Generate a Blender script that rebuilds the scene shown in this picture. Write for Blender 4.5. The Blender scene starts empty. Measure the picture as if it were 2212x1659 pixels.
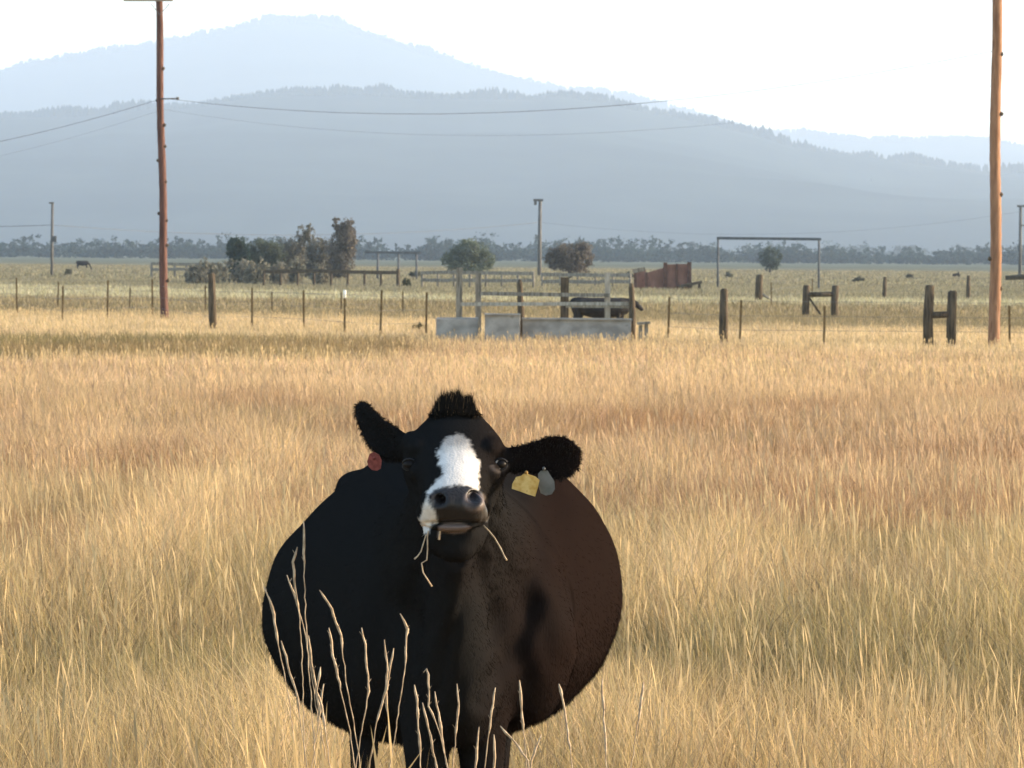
import bpy, math, random
import numpy as np
from mathutils import Vector, Matrix
R = math.radians
rnd = random.Random(7)
rng = np.random.default_rng(11)
S = bpy.context.scene
COL = S.collection

# ------------------------------------------------------------------ camera
FPX = 4267.0                       # focal length in pixels of a 1024 px wide picture (150 mm on 36 mm)
CAM_H = 2.0
ROLL = 8.0 / 1024.0                # the photographer held the phone a little askew
PITCH = math.atan((384 - 255) / FPX)
cam_d = bpy.data.cameras.new('camera')
cam = bpy.data.objects.new('camera', cam_d)
COL.objects.link(cam)
S.camera = cam
cam_d.sensor_width = 36
cam_d.lens = FPX * 36 / 1024
cam_d.clip_start = 0.5
cam_d.clip_end = 60000
CM = Matrix.Rotation(R(90) - PITCH, 3, 'X') @ Matrix.Rotation(ROLL, 3, 'Z')
cam.matrix_world = Matrix.Translation((0, 0, CAM_H)) @ CM.to_4x4()
cam_d.dof.use_dof = True
cam_d.dof.focus_distance = 11.4
cam_d.dof.aperture_fstop = 30

# ------------------------------------------------------------------ light
SUN_AZ, SUN_EL = 80.0, 14.0        # degrees right of the view axis, above the horizon
w = bpy.data.worlds.new('World')
S.world = w
w.use_nodes = True
nt = w.node_tree
bg = nt.nodes['Background']
sky = nt.nodes.new('ShaderNodeTexSky')
sky.sky_type = 'NISHITA'
sky.sun_disc = False
sky.sun_elevation = R(SUN_EL)
sky.sun_rotation = R(SUN_AZ)
sky.air_density = 1.0
sky.dust_density = 1.0
sky.ozone_density = 1.0
nt.links.new(sky.outputs[0], bg.inputs[0])
bg.inputs[1].default_value = 0.15
sd = bpy.data.lights.new('sun', 'SUN')
sd.energy = 4.0
sd.angle = R(7.0)
sd.color = (1.0, 0.80, 0.58)
sun = bpy.data.objects.new('sun', sd)
COL.objects.link(sun)
sv = Vector((math.sin(R(SUN_AZ)) * math.cos(R(SUN_EL)), math.cos(R(SUN_AZ)) * math.cos(R(SUN_EL)), math.sin(R(SUN_EL))))
sun.rotation_euler = sv.to_track_quat('Z', 'Y').to_euler()
sun.location = (30, 0, 40)
S.view_settings.view_transform = 'Standard'
S.view_settings.look = 'None'
S.view_settings.gamma = 1.0
S.view_settings.exposure = 1.75
HAZE_DENSITY = 0.000117
HAZE_COLOR = (0.635, 0.79, 1.0)
S.cycles.volume_bounces = 1
S.cycles.max_bounces = 8
S.cycles.transparent_max_bounces = 8
S.cycles.use_denoising = True

# ------------------------------------------------------------------ helpers
def W(px, py, D):
    """world point seen at pixel (px, py) of the 1024x768 picture, D metres out along Y"""
    d = CM @ Vector((px - 512.0, 384.0 - py, -FPX))
    return Vector((d.x, d.y, d.z)) * (D / d.y) + Vector((0, 0, CAM_H))
K = 1024.0 / 2212.0
def Q(x, y, D):
    return W(x * K, y * K, D)
def hor(px):
    return 251.0 + px / 1024.0 * 8.0
CMI = np.array(CM.transposed())
def project(co):
    c = (co - np.array([0, 0, CAM_H])) @ CMI.T
    return 512 + FPX * c[:, 0] / -c[:, 2], 384 - FPX * c[:, 1] / -c[:, 2]

def hash2(i, j, seed):
    h = (i.astype(np.int64) * 374761393 + j.astype(np.int64) * 668265263 + seed * 974711) & 0x7fffffff
    h = ((h ^ (h >> 13)) * 1274126177) & 0x7fffffff
    return ((h ^ (h >> 16)) & 0xffff) / 65535.0
def vnoise(x, y, sc, seed=0):
    x = np.asarray(x, float) / sc; y = np.asarray(y, float) / sc
    i = np.floor(x); j = np.floor(y); fx = x - i; fy = y - j
    fx = fx * fx * (3 - 2 * fx); fy = fy * fy * (3 - 2 * fy)
    i = i.astype(np.int64); j = j.astype(np.int64)
    a = hash2(i, j, seed); b = hash2(i + 1, j, seed); c = hash2(i, j + 1, seed); d = hash2(i + 1, j + 1, seed)
    return (a * (1 - fx) + b * fx) * (1 - fy) + (c * (1 - fx) + d * fx) * fy
def sstep(a, b, x):
    t = np.clip((x - a) / (b - a), 0, 1)
    return t * t * (3 - 2 * t)

def mesh_np(name, verts, tris=None, quads=None, mat=None, parent=None, cols=None, smooth=False):
    me = bpy.data.meshes.new(name)
    nq = 0 if quads is None else len(quads)
    ntr = 0 if tris is None else len(tris)
    me.vertices.add(len(verts))
    me.vertices.foreach_set('co', np.asarray(verts, np.float32).ravel())
    loops = []
    starts = []
    if nq:
        loops.append(np.asarray(quads, np.int32).ravel()); starts.append(np.arange(nq) * 4)
    if ntr:
        loops.append(np.asarray(tris, np.int32).ravel()); starts.append(nq * 4 + np.arange(ntr) * 3)
    loops = np.concatenate(loops); starts = np.concatenate(starts).astype(np.int32)
    me.loops.add(len(loops))
    me.loops.foreach_set('vertex_index', loops)
    me.polygons.add(nq + ntr)
    me.polygons.foreach_set('loop_start', starts)
    me.update(calc_edges=True)
    me.validate()
    if cols is not None:
        a = me.attributes.new('tint', 'FLOAT_COLOR', 'POINT')
        c4 = np.ones((len(verts), 4), np.float32); c4[:, :3] = cols
        a.data.foreach_set('color', c4.ravel())
    me.polygons.foreach_set('use_smooth', np.full(nq + ntr, smooth))
    if mat: me.materials.append(mat)
    o = bpy.data.objects.new(name, me)
    COL.objects.link(o)
    if parent: o.parent = parent
    return o

class MB:
    """collects simple solids for one mesh"""
    def __init__(s): s.v = []; s.f = []
    def add(s, v, f):
        n = len(s.v); s.v += [tuple(p) for p in v]; s.f += [tuple(i + n for i in q) for q in f]
    def box(s, c, size, rot=None, jit=0.0):
        M = rot or Matrix.Identity(3)
        c = Vector(c); v = []
        for sx in (-.5, .5):
            for sy in (-.5, .5):
                for sz in (-.5, .5):
                    p = Vector((sx * size[0], sy * size[1], sz * size[2]))
                    if jit: p += Vector((rnd.uniform(-jit, jit), rnd.uniform(-jit, jit), rnd.uniform(-jit, jit)))
                    v.append(c + M @ p)
        s.add(v, [(0, 1, 3, 2), (4, 6, 7, 5), (0, 4, 5, 1), (2, 3, 7, 6), (0, 2, 6, 4), (1, 5, 7, 3)])
    def beam(s, a, b, wd, ht):
        a = Vector(a); b = Vector(b); d = b - a; L = d.length; z = d.normalized()
        up = Vector((0, 0, 1)) if abs(z.z) < .9 else Vector((0, 1, 0))
        x = z.cross(up).normalized(); y = x.cross(z)
        M = Matrix((x, y, z)).transposed()
        s.box((a + b) / 2, (wd, ht, L), M)
    def tube(s, pts, rad, n=8, wob=0.0, cap=True):
        pts = [Vector(p) for p in pts]; m = len(pts)
        if not hasattr(rad, '__len__'): rad = [rad] * m
        v = []; f = []
        for i, p in enumerate(pts):
            d = (pts[min(i + 1, m - 1)] - pts[max(i - 1, 0)]).normalized()
            up = Vector((0, 1, 0)) if abs(d.y) < .9 else Vector((0, 0, 1))
            x = d.cross(up).normalized(); y = d.cross(x)
            for k in range(n):
                a = 2 * math.pi * k / n; r = rad[i] * (1 + rnd.uniform(-wob, wob))
                v.append(p + x * (math.cos(a) * r) + y * (math.sin(a) * r))
        for i in range(m - 1):
            for k in range(n):
                k2 = (k + 1) % n
                f.append((i * n + k, i * n + k2, (i + 1) * n + k2, (i + 1) * n + k))
        if cap:
            f.append(tuple(range(n - 1, -1, -1))); f.append(tuple((m - 1) * n + k for k in range(n)))
        s.add(v, f)
    def build(s, name, mat, parent=None, smooth=False, origin=None):
        me = bpy.data.meshes.new(name)
        o0 = Vector(origin) if origin is not None else (parent.location if parent else Vector((0, 0, 0)))
        if parent and origin is None and parent.parent: o0 = Vector((0, 0, 0)) + parent.parent.location
        me.from_pydata([tuple(Vector(p) - o0) for p in s.v], [], s.f)
        me.update()
        if smooth: me.polygons.foreach_set('use_smooth', [True] * len(me.polygons))
        me.materials.append(mat)
        o = bpy.data.objects.new(name, me); COL.objects.link(o)
        if parent: o.parent = parent
        elif origin is not None: o.location = o0
        return o

def tag(o, label=None, cat=None, group=None, kind=None):
    if label: o['label'] = label
    if cat: o['category'] = cat
    if group: o['group'] = group
    if kind: o['kind'] = kind
    return o
def empty(name, loc, label, cat, group=None):
    o = bpy.data.objects.new(name, None); COL.objects.link(o); o.location = loc
    o.empty_display_size = .2
    return tag(o, label, cat, group)

# ------------------------------------------------------------------ materials
def mat_new(name):
    m = bpy.data.materials.new(name); m.use_nodes = True
    n = m.node_tree; b = n.nodes['Principled BSDF']
    return m, n, b
def noisy(name, c1, c2, scale=6.0, stretch=(1, 1, 1), rough=.85, bump=.3, c3=None, detail=5, spec=.2, metal=0, lo=.38, hi=.62):
    m, n, b = mat_new(name)
    tc = n.nodes.new('ShaderNodeTexCoord'); mp = n.nodes.new('ShaderNodeMapping'); mp.inputs['Scale'].default_value = stretch
    no = n.nodes.new('ShaderNodeTexNoise'); no.inputs['Scale'].default_value = scale; no.inputs['Detail'].default_value = detail
    cr = n.nodes.new('ShaderNodeValToRGB')
    cr.color_ramp.elements[0].position = lo; cr.color_ramp.elements[1].position = hi
    cr.color_ramp.elements[0].color = (*c1, 1); cr.color_ramp.elements[1].color = (*c2, 1)
    if c3:
        e = cr.color_ramp.elements.new(hi + .08); e.color = (*c3, 1)
    n.links.new(tc.outputs['Object'], mp.inputs[0]); n.links.new(mp.outputs[0], no.inputs['Vector'])
    n.links.new(no.outputs[0], cr.inputs[0]); n.links.new(cr.outputs[0], b.inputs['Base Color'])
    b.inputs['Roughness'].default_value = rough; b.inputs['Specular IOR Level'].default_value = spec; b.inputs['Metallic'].default_value = metal
    if bump:
        bp = n.nodes.new('ShaderNodeBump'); bp.inputs['Strength'].default_value = bump; bp.inputs['Distance'].default_value = .02
        n.links.new(no.outputs[0], bp.inputs['Height']); n.links.new(bp.outputs[0], b.inputs['Normal'])
    return m
def leafy(name, trans=.35, gain=1.0):
    """foliage or grass: colour of each blade comes from the mesh, light also passes through the blade"""
    m, n, b = mat_new(name)
    at = n.nodes.new('ShaderNodeAttribute'); at.attribute_name = 'tint'
    di = n.nodes.new('ShaderNodeBsdfDiffuse'); tr = n.nodes.new('ShaderNodeBsdfTranslucent'); mx = n.nodes.new('ShaderNodeMixShader')
    mx.inputs[0].default_value = trans
    n.links.new(at.outputs['Color'], di.inputs[0]); n.links.new(at.outputs['Color'], tr.inputs[0])
    n.links.new(di.outputs[0], mx.inputs[1]); n.links.new(tr.outputs[0], mx.inputs[2])
    n.links.new(mx.outputs[0], n.nodes['Material Output'].inputs['Surface'])
    n.nodes.remove(b)
    return m
M_grass = leafy('dry_grass', .36)
M_leaf = leafy('foliage', .25)
M_pole_red = noisy('reddish_pole_wood', (.070, .034, .027), (.135, .066, .048), 5, (3, 3, .35), .8, .5, (.07, .03, .022), lo=.35, hi=.6)
M_pole_tan = noisy('tan_pole_wood', (.19, .095, .050), (.31, .17, .095), 5, (3, 3, .35), .8, .5, (.16, .075, .04), lo=.35, hi=.62)
M_grey_wood = noisy('grey_weathered_wood', (.13, .115, .09), (.27, .24, .19), 6, (4, 4, .5), .9, .4)
M_pale_wood = noisy('pale_weathered_wood', (.24, .21, .16), (.40, .36, .29), 6, (4, 4, .5), .9, .4)
M_dark_wood = noisy('dark_old_wood', (.045, .034, .022), (.11, .082, .052), 6, (4, 4, .5), .9, .4)
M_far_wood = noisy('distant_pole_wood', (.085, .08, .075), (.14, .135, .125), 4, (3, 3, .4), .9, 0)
M_rust_post = noisy('rusty_steel_post', (.10, .06, .022), (.17, .11, .045), 9, (1, 1, 1), .8, 0)
M_rust_panel = noisy('rusty_sheet', (.20, .095, .062), (.28, .14, .095), 2.5, (1, 1, .5), .85, .2, (.13, .06, .04))
M_concrete = noisy('old_concrete', (.22, .205, .185), (.34, .32, .29), 3.0, (1, 1, 1.3), .95, .3, (.12, .11, .10))
M_hazed_frame = noisy('hazed_frame_grey', (.075, .08, .085), (.11, .115, .12), 3, rough=.9, bump=0)  # frame grey lightened: haze of distance painted into the colour
M_wire = noisy('galvanised_wire', (.09, .09, .09), (.13, .13, .13), 3, rough=.6, bump=0)
M_white = noisy('white_cap', (.7, .68, .62), (.8, .78, .74), 5, bump=0)
M_hill_near = noisy('near_hill_forest', (.010, .016, .013), (.020, .028, .022), .006, (1, 1, 1), 1, 0, (.028, .034, .030), spec=0)
M_hill_far = noisy('far_hill_forest', (.008, .013, .010), (.016, .022, .017), .004, (1, 1, 1), 1, 0, (.024, .028, .024), spec=0)
M_bark = noisy('bark', (.055, .045, .035), (.10, .085, .065), 3, (3, 3, .6), .95, .3)

# ------------------------------------------------------------------ ground sheet
def ground_color(x, y):
    """real colour of the ground cover: golden hay field, darker ditch, tan strip, olive pasture"""
    n1 = vnoise(x, y, 9, 1); n2 = vnoise(x, y * .6, 35, 2); n3 = vnoise(x, y, 2.5, 3)
    yy = y + (n1 - .5) * 6 + (n2 - .5) * np.clip(y * .10, 0, 20) + np.clip(x, -40, 40) * .8
    gold = np.array([.47, .315, .150]); straw = np.array([.47, .345, .175]); tan = np.array([.30, .235, .130])
    olive = np.array([.245, .21, .130]); cream = np.array([.46, .40, .235]); sage = np.array([.150, .160, .115])
    def L(a, b, t): return a[None, :] * (1 - t[:, None]) + b[None, :] * t[:, None] if a.ndim == 1 else a * (1 - t[:, None]) + b[None, :] * t[:, None]
    c = L(gold, straw, sstep(80, 100, yy))
    c = L(c, tan, sstep(118, 128, yy))
    c = L(c, olive, sstep(175, 215, yy))
    c = L(c, cream, sstep(176, 184, y + (n1 - .5) * 8) * (1 - sstep(198, 206, y + (n1 - .5) * 8 + np.where(x < 0, x * 1.5, 0))) * sstep(.30, .5, n2 + np.abs(x) / 60))
    c = L(c, sage, sstep(500, 900, y))
    m = (.84 + .32 * n3)[:, None] * (.86 + .28 * n1)[:, None]
    return c * m
ys = np.concatenate([np.arange(-30, 60, 1.0), np.geomspace(60, 15000, 330)])
ts = np.linspace(-1, 1, 181)
half = np.maximum(60, np.abs(ys) * .30 + 40)
GX = ts[None, :] * half[:, None]; GY = np.repeat(ys[:, None], len(ts), 1)
gx, gy = GX.ravel(), GY.ravel()
gz = np.zeros_like(gx)
n0, m0 = GX.shape
idx = np.arange(n0 * m0).reshape(n0, m0)
quads = np.stack([idx[:-1, :-1].ravel(), idx[:-1, 1:].ravel(), idx[1:, 1:].ravel(), idx[1:, :-1].ravel()], 1)
mg, n, b = mat_new('field_soil')
at = n.nodes.new('ShaderNodeAttribute'); at.attribute_name = 'tint'
tc = n.nodes.new('ShaderNodeTexCoord'); no = n.nodes.new('ShaderNodeTexNoise'); no.inputs['Scale'].default_value = .35; no.inputs['Detail'].default_value = 8; no.inputs['Roughness'].default_value = .7
mr = n.nodes.new('ShaderNodeMapRange'); mr.inputs[1].default_value = .3; mr.inputs[2].default_value = .7; mr.inputs[3].default_value = .62; mr.inputs[4].default_value = 1.25
mu = n.nodes.new('ShaderNodeVectorMath'); mu.operation = 'SCALE'
n.links.new(tc.outputs['Object'], no.inputs['Vector']); n.links.new(no.outputs[0], mr.inputs[0])
n.links.new(at.outputs['Color'], mu.inputs[0]); n.links.new(mr.outputs[0], mu.inputs['Scale']); n.links.new(mu.outputs[0], b.inputs['Base Color'])
b.inputs['Roughness'].default_value = 1; b.inputs['Specular IOR Level'].default_value = 0
g = mesh_np('ground', np.stack([gx, gy, gz], 1), quads=quads, mat=mg, cols=ground_color(gx, gy) * .85)
tag(g, 'dry golden hay field running back into olive pasture', kind='structure')

# ------------------------------------------------------------------ hills
def hill(name, D, depth, prof, mat, label, amp, seed, xr):
    xs = np.arange(-xr, xr, 12.0 * D / 6000)
    px = 512 + xs / D * FPX
    P = np.array(prof, float) * K
    py = np.interp(px, P[:, 0], P[:, 1])
    zr = (hor(px) - py) / FPX * D + CAM_H
    vs = np.concatenate([np.linspace(-1, 0, 26), np.linspace(0, 1, 12)[1:]])
    X = np.repeat(xs[None, :], len(vs), 0); V = np.repeat(vs[:, None], len(xs), 1)
    Y = D + V * depth
    shape = np.where(V < 0, (1 + V) ** 0.85, 1 - V ** 2 * .75)
    Z = zr[None, :] * shape
    edge = np.clip((1 + V) * 3, 0, 1) * np.clip(-V * 3, 0, 1)
    nz = vnoise(X, Y, 420 * D / 6000, seed) + .5 * vnoise(X, Y, 160 * D / 6000, seed + 1) - .75
    Z = Z + nz * amp * edge
    Z = np.maximum(Z, -2)
    n0, m0 = X.shape; idx = np.arange(n0 * m0).reshape(n0, m0)
    q = np.stack([idx[:-1, :-1].ravel(), idx[:-1, 1:].ravel(), idx[1:, 1:].ravel(), idx[1:, :-1].ravel()], 1)
    o = mesh_np(name, np.stack([X.ravel(), Y.ravel(), Z.ravel()], 1), quads=q, mat=mat, smooth=True)
    tag(o, label, kind='structure')
    return xs, vs, X, Y, Z
def conifers(name, label, grid, nr, ns, hmin, hmax, mat):
    """far-off wood on a hill: trees along the ridge and down the slope"""
    xs, vs, X, Y, Z = grid
    k0 = int(np.argmin(np.abs(vs)))
    i = rng.integers(1, len(xs) - 1, nr + ns)
    r = np.where(np.arange(nr + ns) < nr, k0 + rng.integers(-1, 1, nr + ns), rng.integers(8, k0, nr + ns))
    px = X[r, i] + rng.uniform(-.5, .5, len(i)) * (xs[1] - xs[0]); py = Y[r, i]; pz = Z[r, i] - 1.5
    cl = vnoise(px, py, 90, 5)
    cl = cl * vnoise(px, py, 31, 6) * 1.7
    h = rng.uniform(hmin, hmax, len(i)) * (.25 + 1.0 * cl); wd = h * rng.uniform(.22, .5, len(i))
    V = []; T = []
    k = 5
    ang = np.arange(k) / k * 2 * math.pi
    for lev, (z0, z1, rr) in enumerate(((.0, .62, 1.0), (.38, 1.0, .68))):
        base = np.stack([px[:, None] + np.cos(ang)[None, :] * (wd * rr)[:, None], py[:, None] + np.sin(ang)[None, :] * (wd * rr)[:, None], np.repeat((pz + z0 * h)[:, None], k, 1)], 2)
        tip = np.stack([px, py, pz + z1 * h], 1)[:, None, :]
        V.append(np.concatenate([base, tip], 1))
    n1 = len(i)
    VV = np.concatenate(V, 1).reshape(-1, 3)
    off = (np.arange(n1) * (2 * (k + 1)))[:, None, None]
    t = []
    for lev in (0, 1):
        for a in range(k): t.append([lev * (k + 1) + a, lev * (k + 1) + (a + 1) % k, lev * (k + 1) + k])
    T = (np.array(t)[None, :, :] + off).reshape(-1, 3)
    tag(mesh_np(name, VV, tris=T, mat=mat), label, kind='stuff')
NEAR = [(-1200, 300), (-300, 262), (0, 252), (60, 246), (130, 248), (200, 243), (280, 238), (335, 226), (400, 228), (450, 222), (500, 210), (560, 201), (620, 199), (700, 201), (760, 198), (830, 202), (900, 208), (1000, 207), (1100, 207), (1150, 208), (1200, 201), (1250, 208), (1300, 216), (1340, 226), (1400, 239), (1450, 249), (1500, 259), (1560, 274), (1620, 289), (1660, 302), (1700, 315), (1760, 324), (1850, 336), (1950, 349), (2050, 359), (2130, 372), (2212, 370), (2600, 400), (3400, 440)]
FAR = [(-1200, 260), (-300, 190), (0, 152), (65, 134), (150, 121), (250, 104), (330, 94), (400, 83), (470, 67), (520, 53), (575, 40), (640, 40), (700, 47), (760, 63), (830, 81), (900, 106), (960, 121), (1030, 148), (1106, 165), (1166, 183), (1206, 195), (1272, 201), (1356, 208), (1406, 223), (1481, 243), (1530, 254), (1606, 273), (1706, 288), (1856, 300), (1981, 301), (2056, 293), (2131, 298), (2212, 317), (2700, 350), (3400, 380)]
gn = hill('near_hill', 6000, 2100, NEAR, M_hill_near, 'forested blue-grey hill behind the pasture, nearer of the two', 22, 31, 2300)
gf = hill('far_hill', 10500, 2600, FAR, M_hill_far, 'pale rounded mountain rising behind the nearer hill', 12, 47, 3600)
conifers('hill_forest', 'dark conifers covering the nearer hill', gn, 10000, 1, 9, 18, M_hill_near)
conifers('mountain_forest', 'pale conifers covering the far mountain', gf, 9000, 1, 11, 18, M_hill_far)

# ------------------------------------------------------------------ leaves, trees, bushes
def leaf_cloud(blobs, n, size, col, seed, shell=.55, clump=.35):
    """blobs: (centre, (rx, ry, rz)) -> leaf quads scattered through the volumes"""
    r = np.random.default_rng(seed)
    vol = np.array([b[1][0] * b[1][2] for b in blobs]); cnt = np.maximum(8, (n * vol / vol.sum()).astype(int))
    P = []; 
    for (c, rad), k in zip(blobs, cnt):
        nc = max(4, int(k / 16))
        d = r.normal(size=(nc, 3)); d /= np.linalg.norm(d, axis=1)[:, None]
        rr = shell + (1 - shell) * r.random(nc) ** .6
        rr *= .82 + .36 * vnoise(d[:, 0] * 3 + 7, d[:, 2] * 3 + d[:, 1] * 2, 1.0, seed)
        cc = d * rr[:, None]
        a = r.integers(0, nc, k)
        p = cc[a] + r.normal(size=(k, 3)) * .10
        P.append(np.array(c)[None, :] + p * np.array(rad)[None, :])
    P = np.concatenate(P); N = len(P)
    a = r.normal(size=(N, 3)); a /= np.linalg.norm(a, axis=1)[:, None]
    b = np.cross(a, r.normal(size=(N, 3))); b /= np.linalg.norm(b, axis=1)[:, None]
    s = size * r.uniform(.5, 1.3, N)[:, None]
    V = np.stack([P - a * s, P - b * s * .6, P + a * s, P + b * s * .6], 1).reshape(-1, 3)
    q = np.arange(N * 4).reshape(-1, 4)
    v = .72 + .56 * vnoise(P[:, 0] * 1.0 + P[:, 1], P[:, 2], size * 7, seed + 3)
    v *= r.uniform(.8, 1.2, N)
    c = np.repeat((np.array(col)[None, :] * v[:, None]), 4, 0)
    return V, q, c
def make_tree(name, label, cat, D, base, blobs, col, trunk=.12, limbs=4, n=2600, size=.13, group=None, seed=1, loose=.55):
    """base and blobs given in the picture's own display units, turned into metres at distance D"""
    g0 = Q(base[0], base[1], D); g0.z = 0
    root = empty(name, g0, label, cat, group)
    ppm = FPX / D / K
    bl = []
    for (x, y, rx, ry) in blobs:
        p = Q(x, y, D); p.y += rnd.uniform(-.5, .5)
        bl.append((p, (rx / ppm, rx / ppm * .9, ry / ppm)))
    V, q, c = leaf_cloud(bl, n, size, col, seed, loose)
    mesh_np('crown', V - np.array(g0)[None, :], quads=q, mat=M_leaf, parent=root, cols=c)
    tb = MB()
    top = bl[0][0]
    mid = g0.lerp(top, .5) + Vector((rnd.uniform(-.1, .1), 0, 0))
    tb.tube([g0 - Vector((0, 0, .1)), g0.lerp(mid, .5), mid, top], [trunk * 1.3, trunk, trunk * .8, trunk * .35], 7, .1)
    for k in range(limbs):
        c0, rd = bl[k % len(bl)]
        e = c0 + Vector((rnd.uniform(-.7, .7) * rd[0], rnd.uniform(-.6, .6) * rd[1], rnd.uniform(-.1, .85) * rd[2]))
        s = g0.lerp(mid, rnd.uniform(.6, 1))
        tb.tube([s, s.lerp(e, .5) + Vector((0, 0, .15)), e], [trunk * .5, trunk * .32, trunk * .1], 5, .1)
    tb.build('trunk', M_bark, root, True)
    return root
DG = (.050, .075, .058); OG = (.095, .110, .078); GB = (.145, .138, .110); GT = (.150, .132, .108)
make_tree('tree', 'round dark green tree at the left end of the tree cluster', 'tree', 330, (515, 612), [(513, 547, 24, 34), (505, 535, 16, 22), (524, 562, 18, 22), (512, 580, 18, 16)], DG, .14, 4, 9000, .085, seed=3, loose=.3)
make_tree('tree', 'olive green tree right of the dark round tree', 'tree', 334, (566, 612), [(562, 548, 32, 33), (592, 554, 26, 32), (545, 560, 24, 30), (568, 582, 36, 22), (535, 575, 20, 22)], OG, .14, 5, 9000, .085, seed=4, loose=.35)
make_tree('tree', 'grey-green tree with two leafy tufts standing above its crown', 'tree', 338, (655, 618), [(638, 552, 36, 36), (651, 507, 15, 18), (670, 506, 14, 21), (660, 529, 26, 20), (620, 547, 28, 30), (645, 582, 38, 24), (612, 580, 24, 22)], GB, .15, 9, 8500, .085, seed=5, loose=.35)
make_tree('tree', 'round grey-brown tree left of the tall willow', 'tree', 334, (694, 618), [(692, 547, 32, 34), (702, 572, 32, 30), (682, 588, 32, 22)], GB, .15, 4, 8000, .085, seed=6, loose=.35)
make_tree('tree', 'tall brown-grey willow, highest tree of the cluster', 'tree', 330, (742, 622), [(738, 548, 32, 44), (746, 497, 22, 26), (726, 484, 9, 15), (752, 522, 20, 32), (735, 592, 22, 30)], GT, .34, 12, 10500, .085, seed=7, loose=.35)
make_tree('tree', 'wide green tree behind the left end of the feeding pen', 'tree', 420, (1015, 600), [(1015, 542, 40, 27), (985, 558, 34, 24), (1045, 560, 30, 24), (1012, 575, 42, 20)], (.11, .13, .088), .2, 5, 8500, .11, seed=8, loose=.4)
make_tree('tree', 'broad brown-grey tree right of the thin distant pole', 'tree', 350, (1235, 596), [(1225, 553, 42, 28), (1258, 550, 26, 28), (1198, 562, 22, 24), (1232, 575, 40, 20)], (.125, .105, .082), .16, 5, 8500, .09, seed=9, loose=.35)
make_tree('tree', 'small dark round tree under the tall gate frame', 'tree', 520, (1664, 585), [(1664, 555, 22, 22), (1664, 568, 20, 16)], (.075, .095, .075), .15, 3, 3500, .12, seed=10, loose=.35)
def make_bush(label, D, x, y, rx, ry, col, n=900, size=.09, group=None, seed=1, sub=4):
    g0 = Q(x, y, D); g0.z = 0
    ppm = FPX / D / K; bl = []
    r = random.Random(seed)
    for k in range(sub):
        bl.append((Vector((g0.x + r.uniform(-.6, .6) * rx / ppm, D + r.uniform(-.4, .4), ry / ppm * r.uniform(.35, .6))), (rx / ppm * r.uniform(.45, .6), rx / ppm * .5, ry / ppm * r.uniform(.4, .62))))
    V, q, c = leaf_cloud(bl, n, size, col, seed, .3)
    V[:, 2] = np.maximum(V[:, 2], 0)
    o = mesh_np('bush', V - np.array(g0)[None, :], quads=q, mat=M_leaf, cols=c)
    o.location = g0
    return tag(o, label, 'bush', group)
BC = (.21, .195, .15)
for k, (x, y, rx, ry) in enumerate([(418, 628, 30, 48), (462, 630, 34, 54), (508, 632, 34, 56), (552, 632, 32, 52), (596, 634, 34, 50), (640, 633, 32, 54), (682, 632, 30, 46)]):
    make_bush('grey-olive bush in the low thicket under the tree cluster', 262 + 3 * (k % 3), x, y, rx, ry, (.20, .19, .145) if k % 2 else BC, 2600, .08, 'bushes in the thicket under the trees', 20 + k)
make_bush('low olive bush left of the grey concrete trough', 106, 905, 727, 17, 26, (.115, .095, .045), 900, .045, None, 41)
make_bush('small round bush behind the rail fence, right of the dark corner post', 255, 878, 622, 14, 22, (.085, .090, .055), 500, .09, None, 42)
make_bush('small dark shrub far out in the pasture above the two-post brace', 400, 1967, 606, 11, 14, (.10, .092, .065), 350, .11, None, 43)
make_bush('tiny dark shrub far out in the pasture, just left of the tan pole', 410, 2065, 608, 8, 15, (.075, .065, .055), 300, .11, None, 44)
for k, (x, y) in enumerate([(150, 602), (900, 588), (1345, 592), (1572, 590), (1850, 602)]):
    make_bush('low sagebrush clump in the olive pasture', 340 + 17 * (k % 4), x, y, 12 + 5 * (k % 3), 14, (.13, .125, .085), 420, .14, 'sagebrush clumps in the far pasture', 60 + k, 3)

# far-off tree belt, one mass
def belt(name, label, D0, D1, n, hpx, hj, col, seed, xr, leaf):
    r = np.random.default_rng(seed); blobs = []
    for k in range(n):
        x = r.uniform(-xr, xr); D = r.uniform(D0, D1)
        h = hpx(512 + x / D * FPX) * r.uniform(1 - hj, 1 + hj * .6)
        wd = h * r.uniform(.45, 1.1) if r.random() > .12 else h * .3
        if r.random() < .10: h *= 1.3
        blobs.append(((x, D, h * .5), (wd, wd, h * .5))); blobs.append(((x + r.uniform(-4, 4), D - 6, h * .28), (wd * 2.2, wd, h * .32)))
    V, q, c = leaf_cloud(blobs, n * 330, leaf, col, seed, .0)
    V[:, 2] = np.maximum(V[:, 2], -.3)
    tag(mesh_np(name, V, quads=q, mat=M_leaf, cols=c), label, kind='stuff')
def hp(px): return np.interp(px * 1.0, [-400, 0, 120, 230, 400, 650, 800, 880, 1024, 1500], [6, 5.8, 5.6, 6.4, 6.8, 6.2, 5.8, 5.0, 6.5, 6])
belt('treeline', 'long dark belt of trees at the foot of the hills', 1350, 1520, 620, hp, .45, (.030, .048, .044), 5, 330, .5)
belt('treeline', 'paler second belt of trees beyond the first', 2300, 2600, 260, lambda p: np.interp(p, [0, 600, 700, 1024], [7, 7, 9, 10]), .4, (.055, .075, .068), 6, 520, .8)

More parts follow.
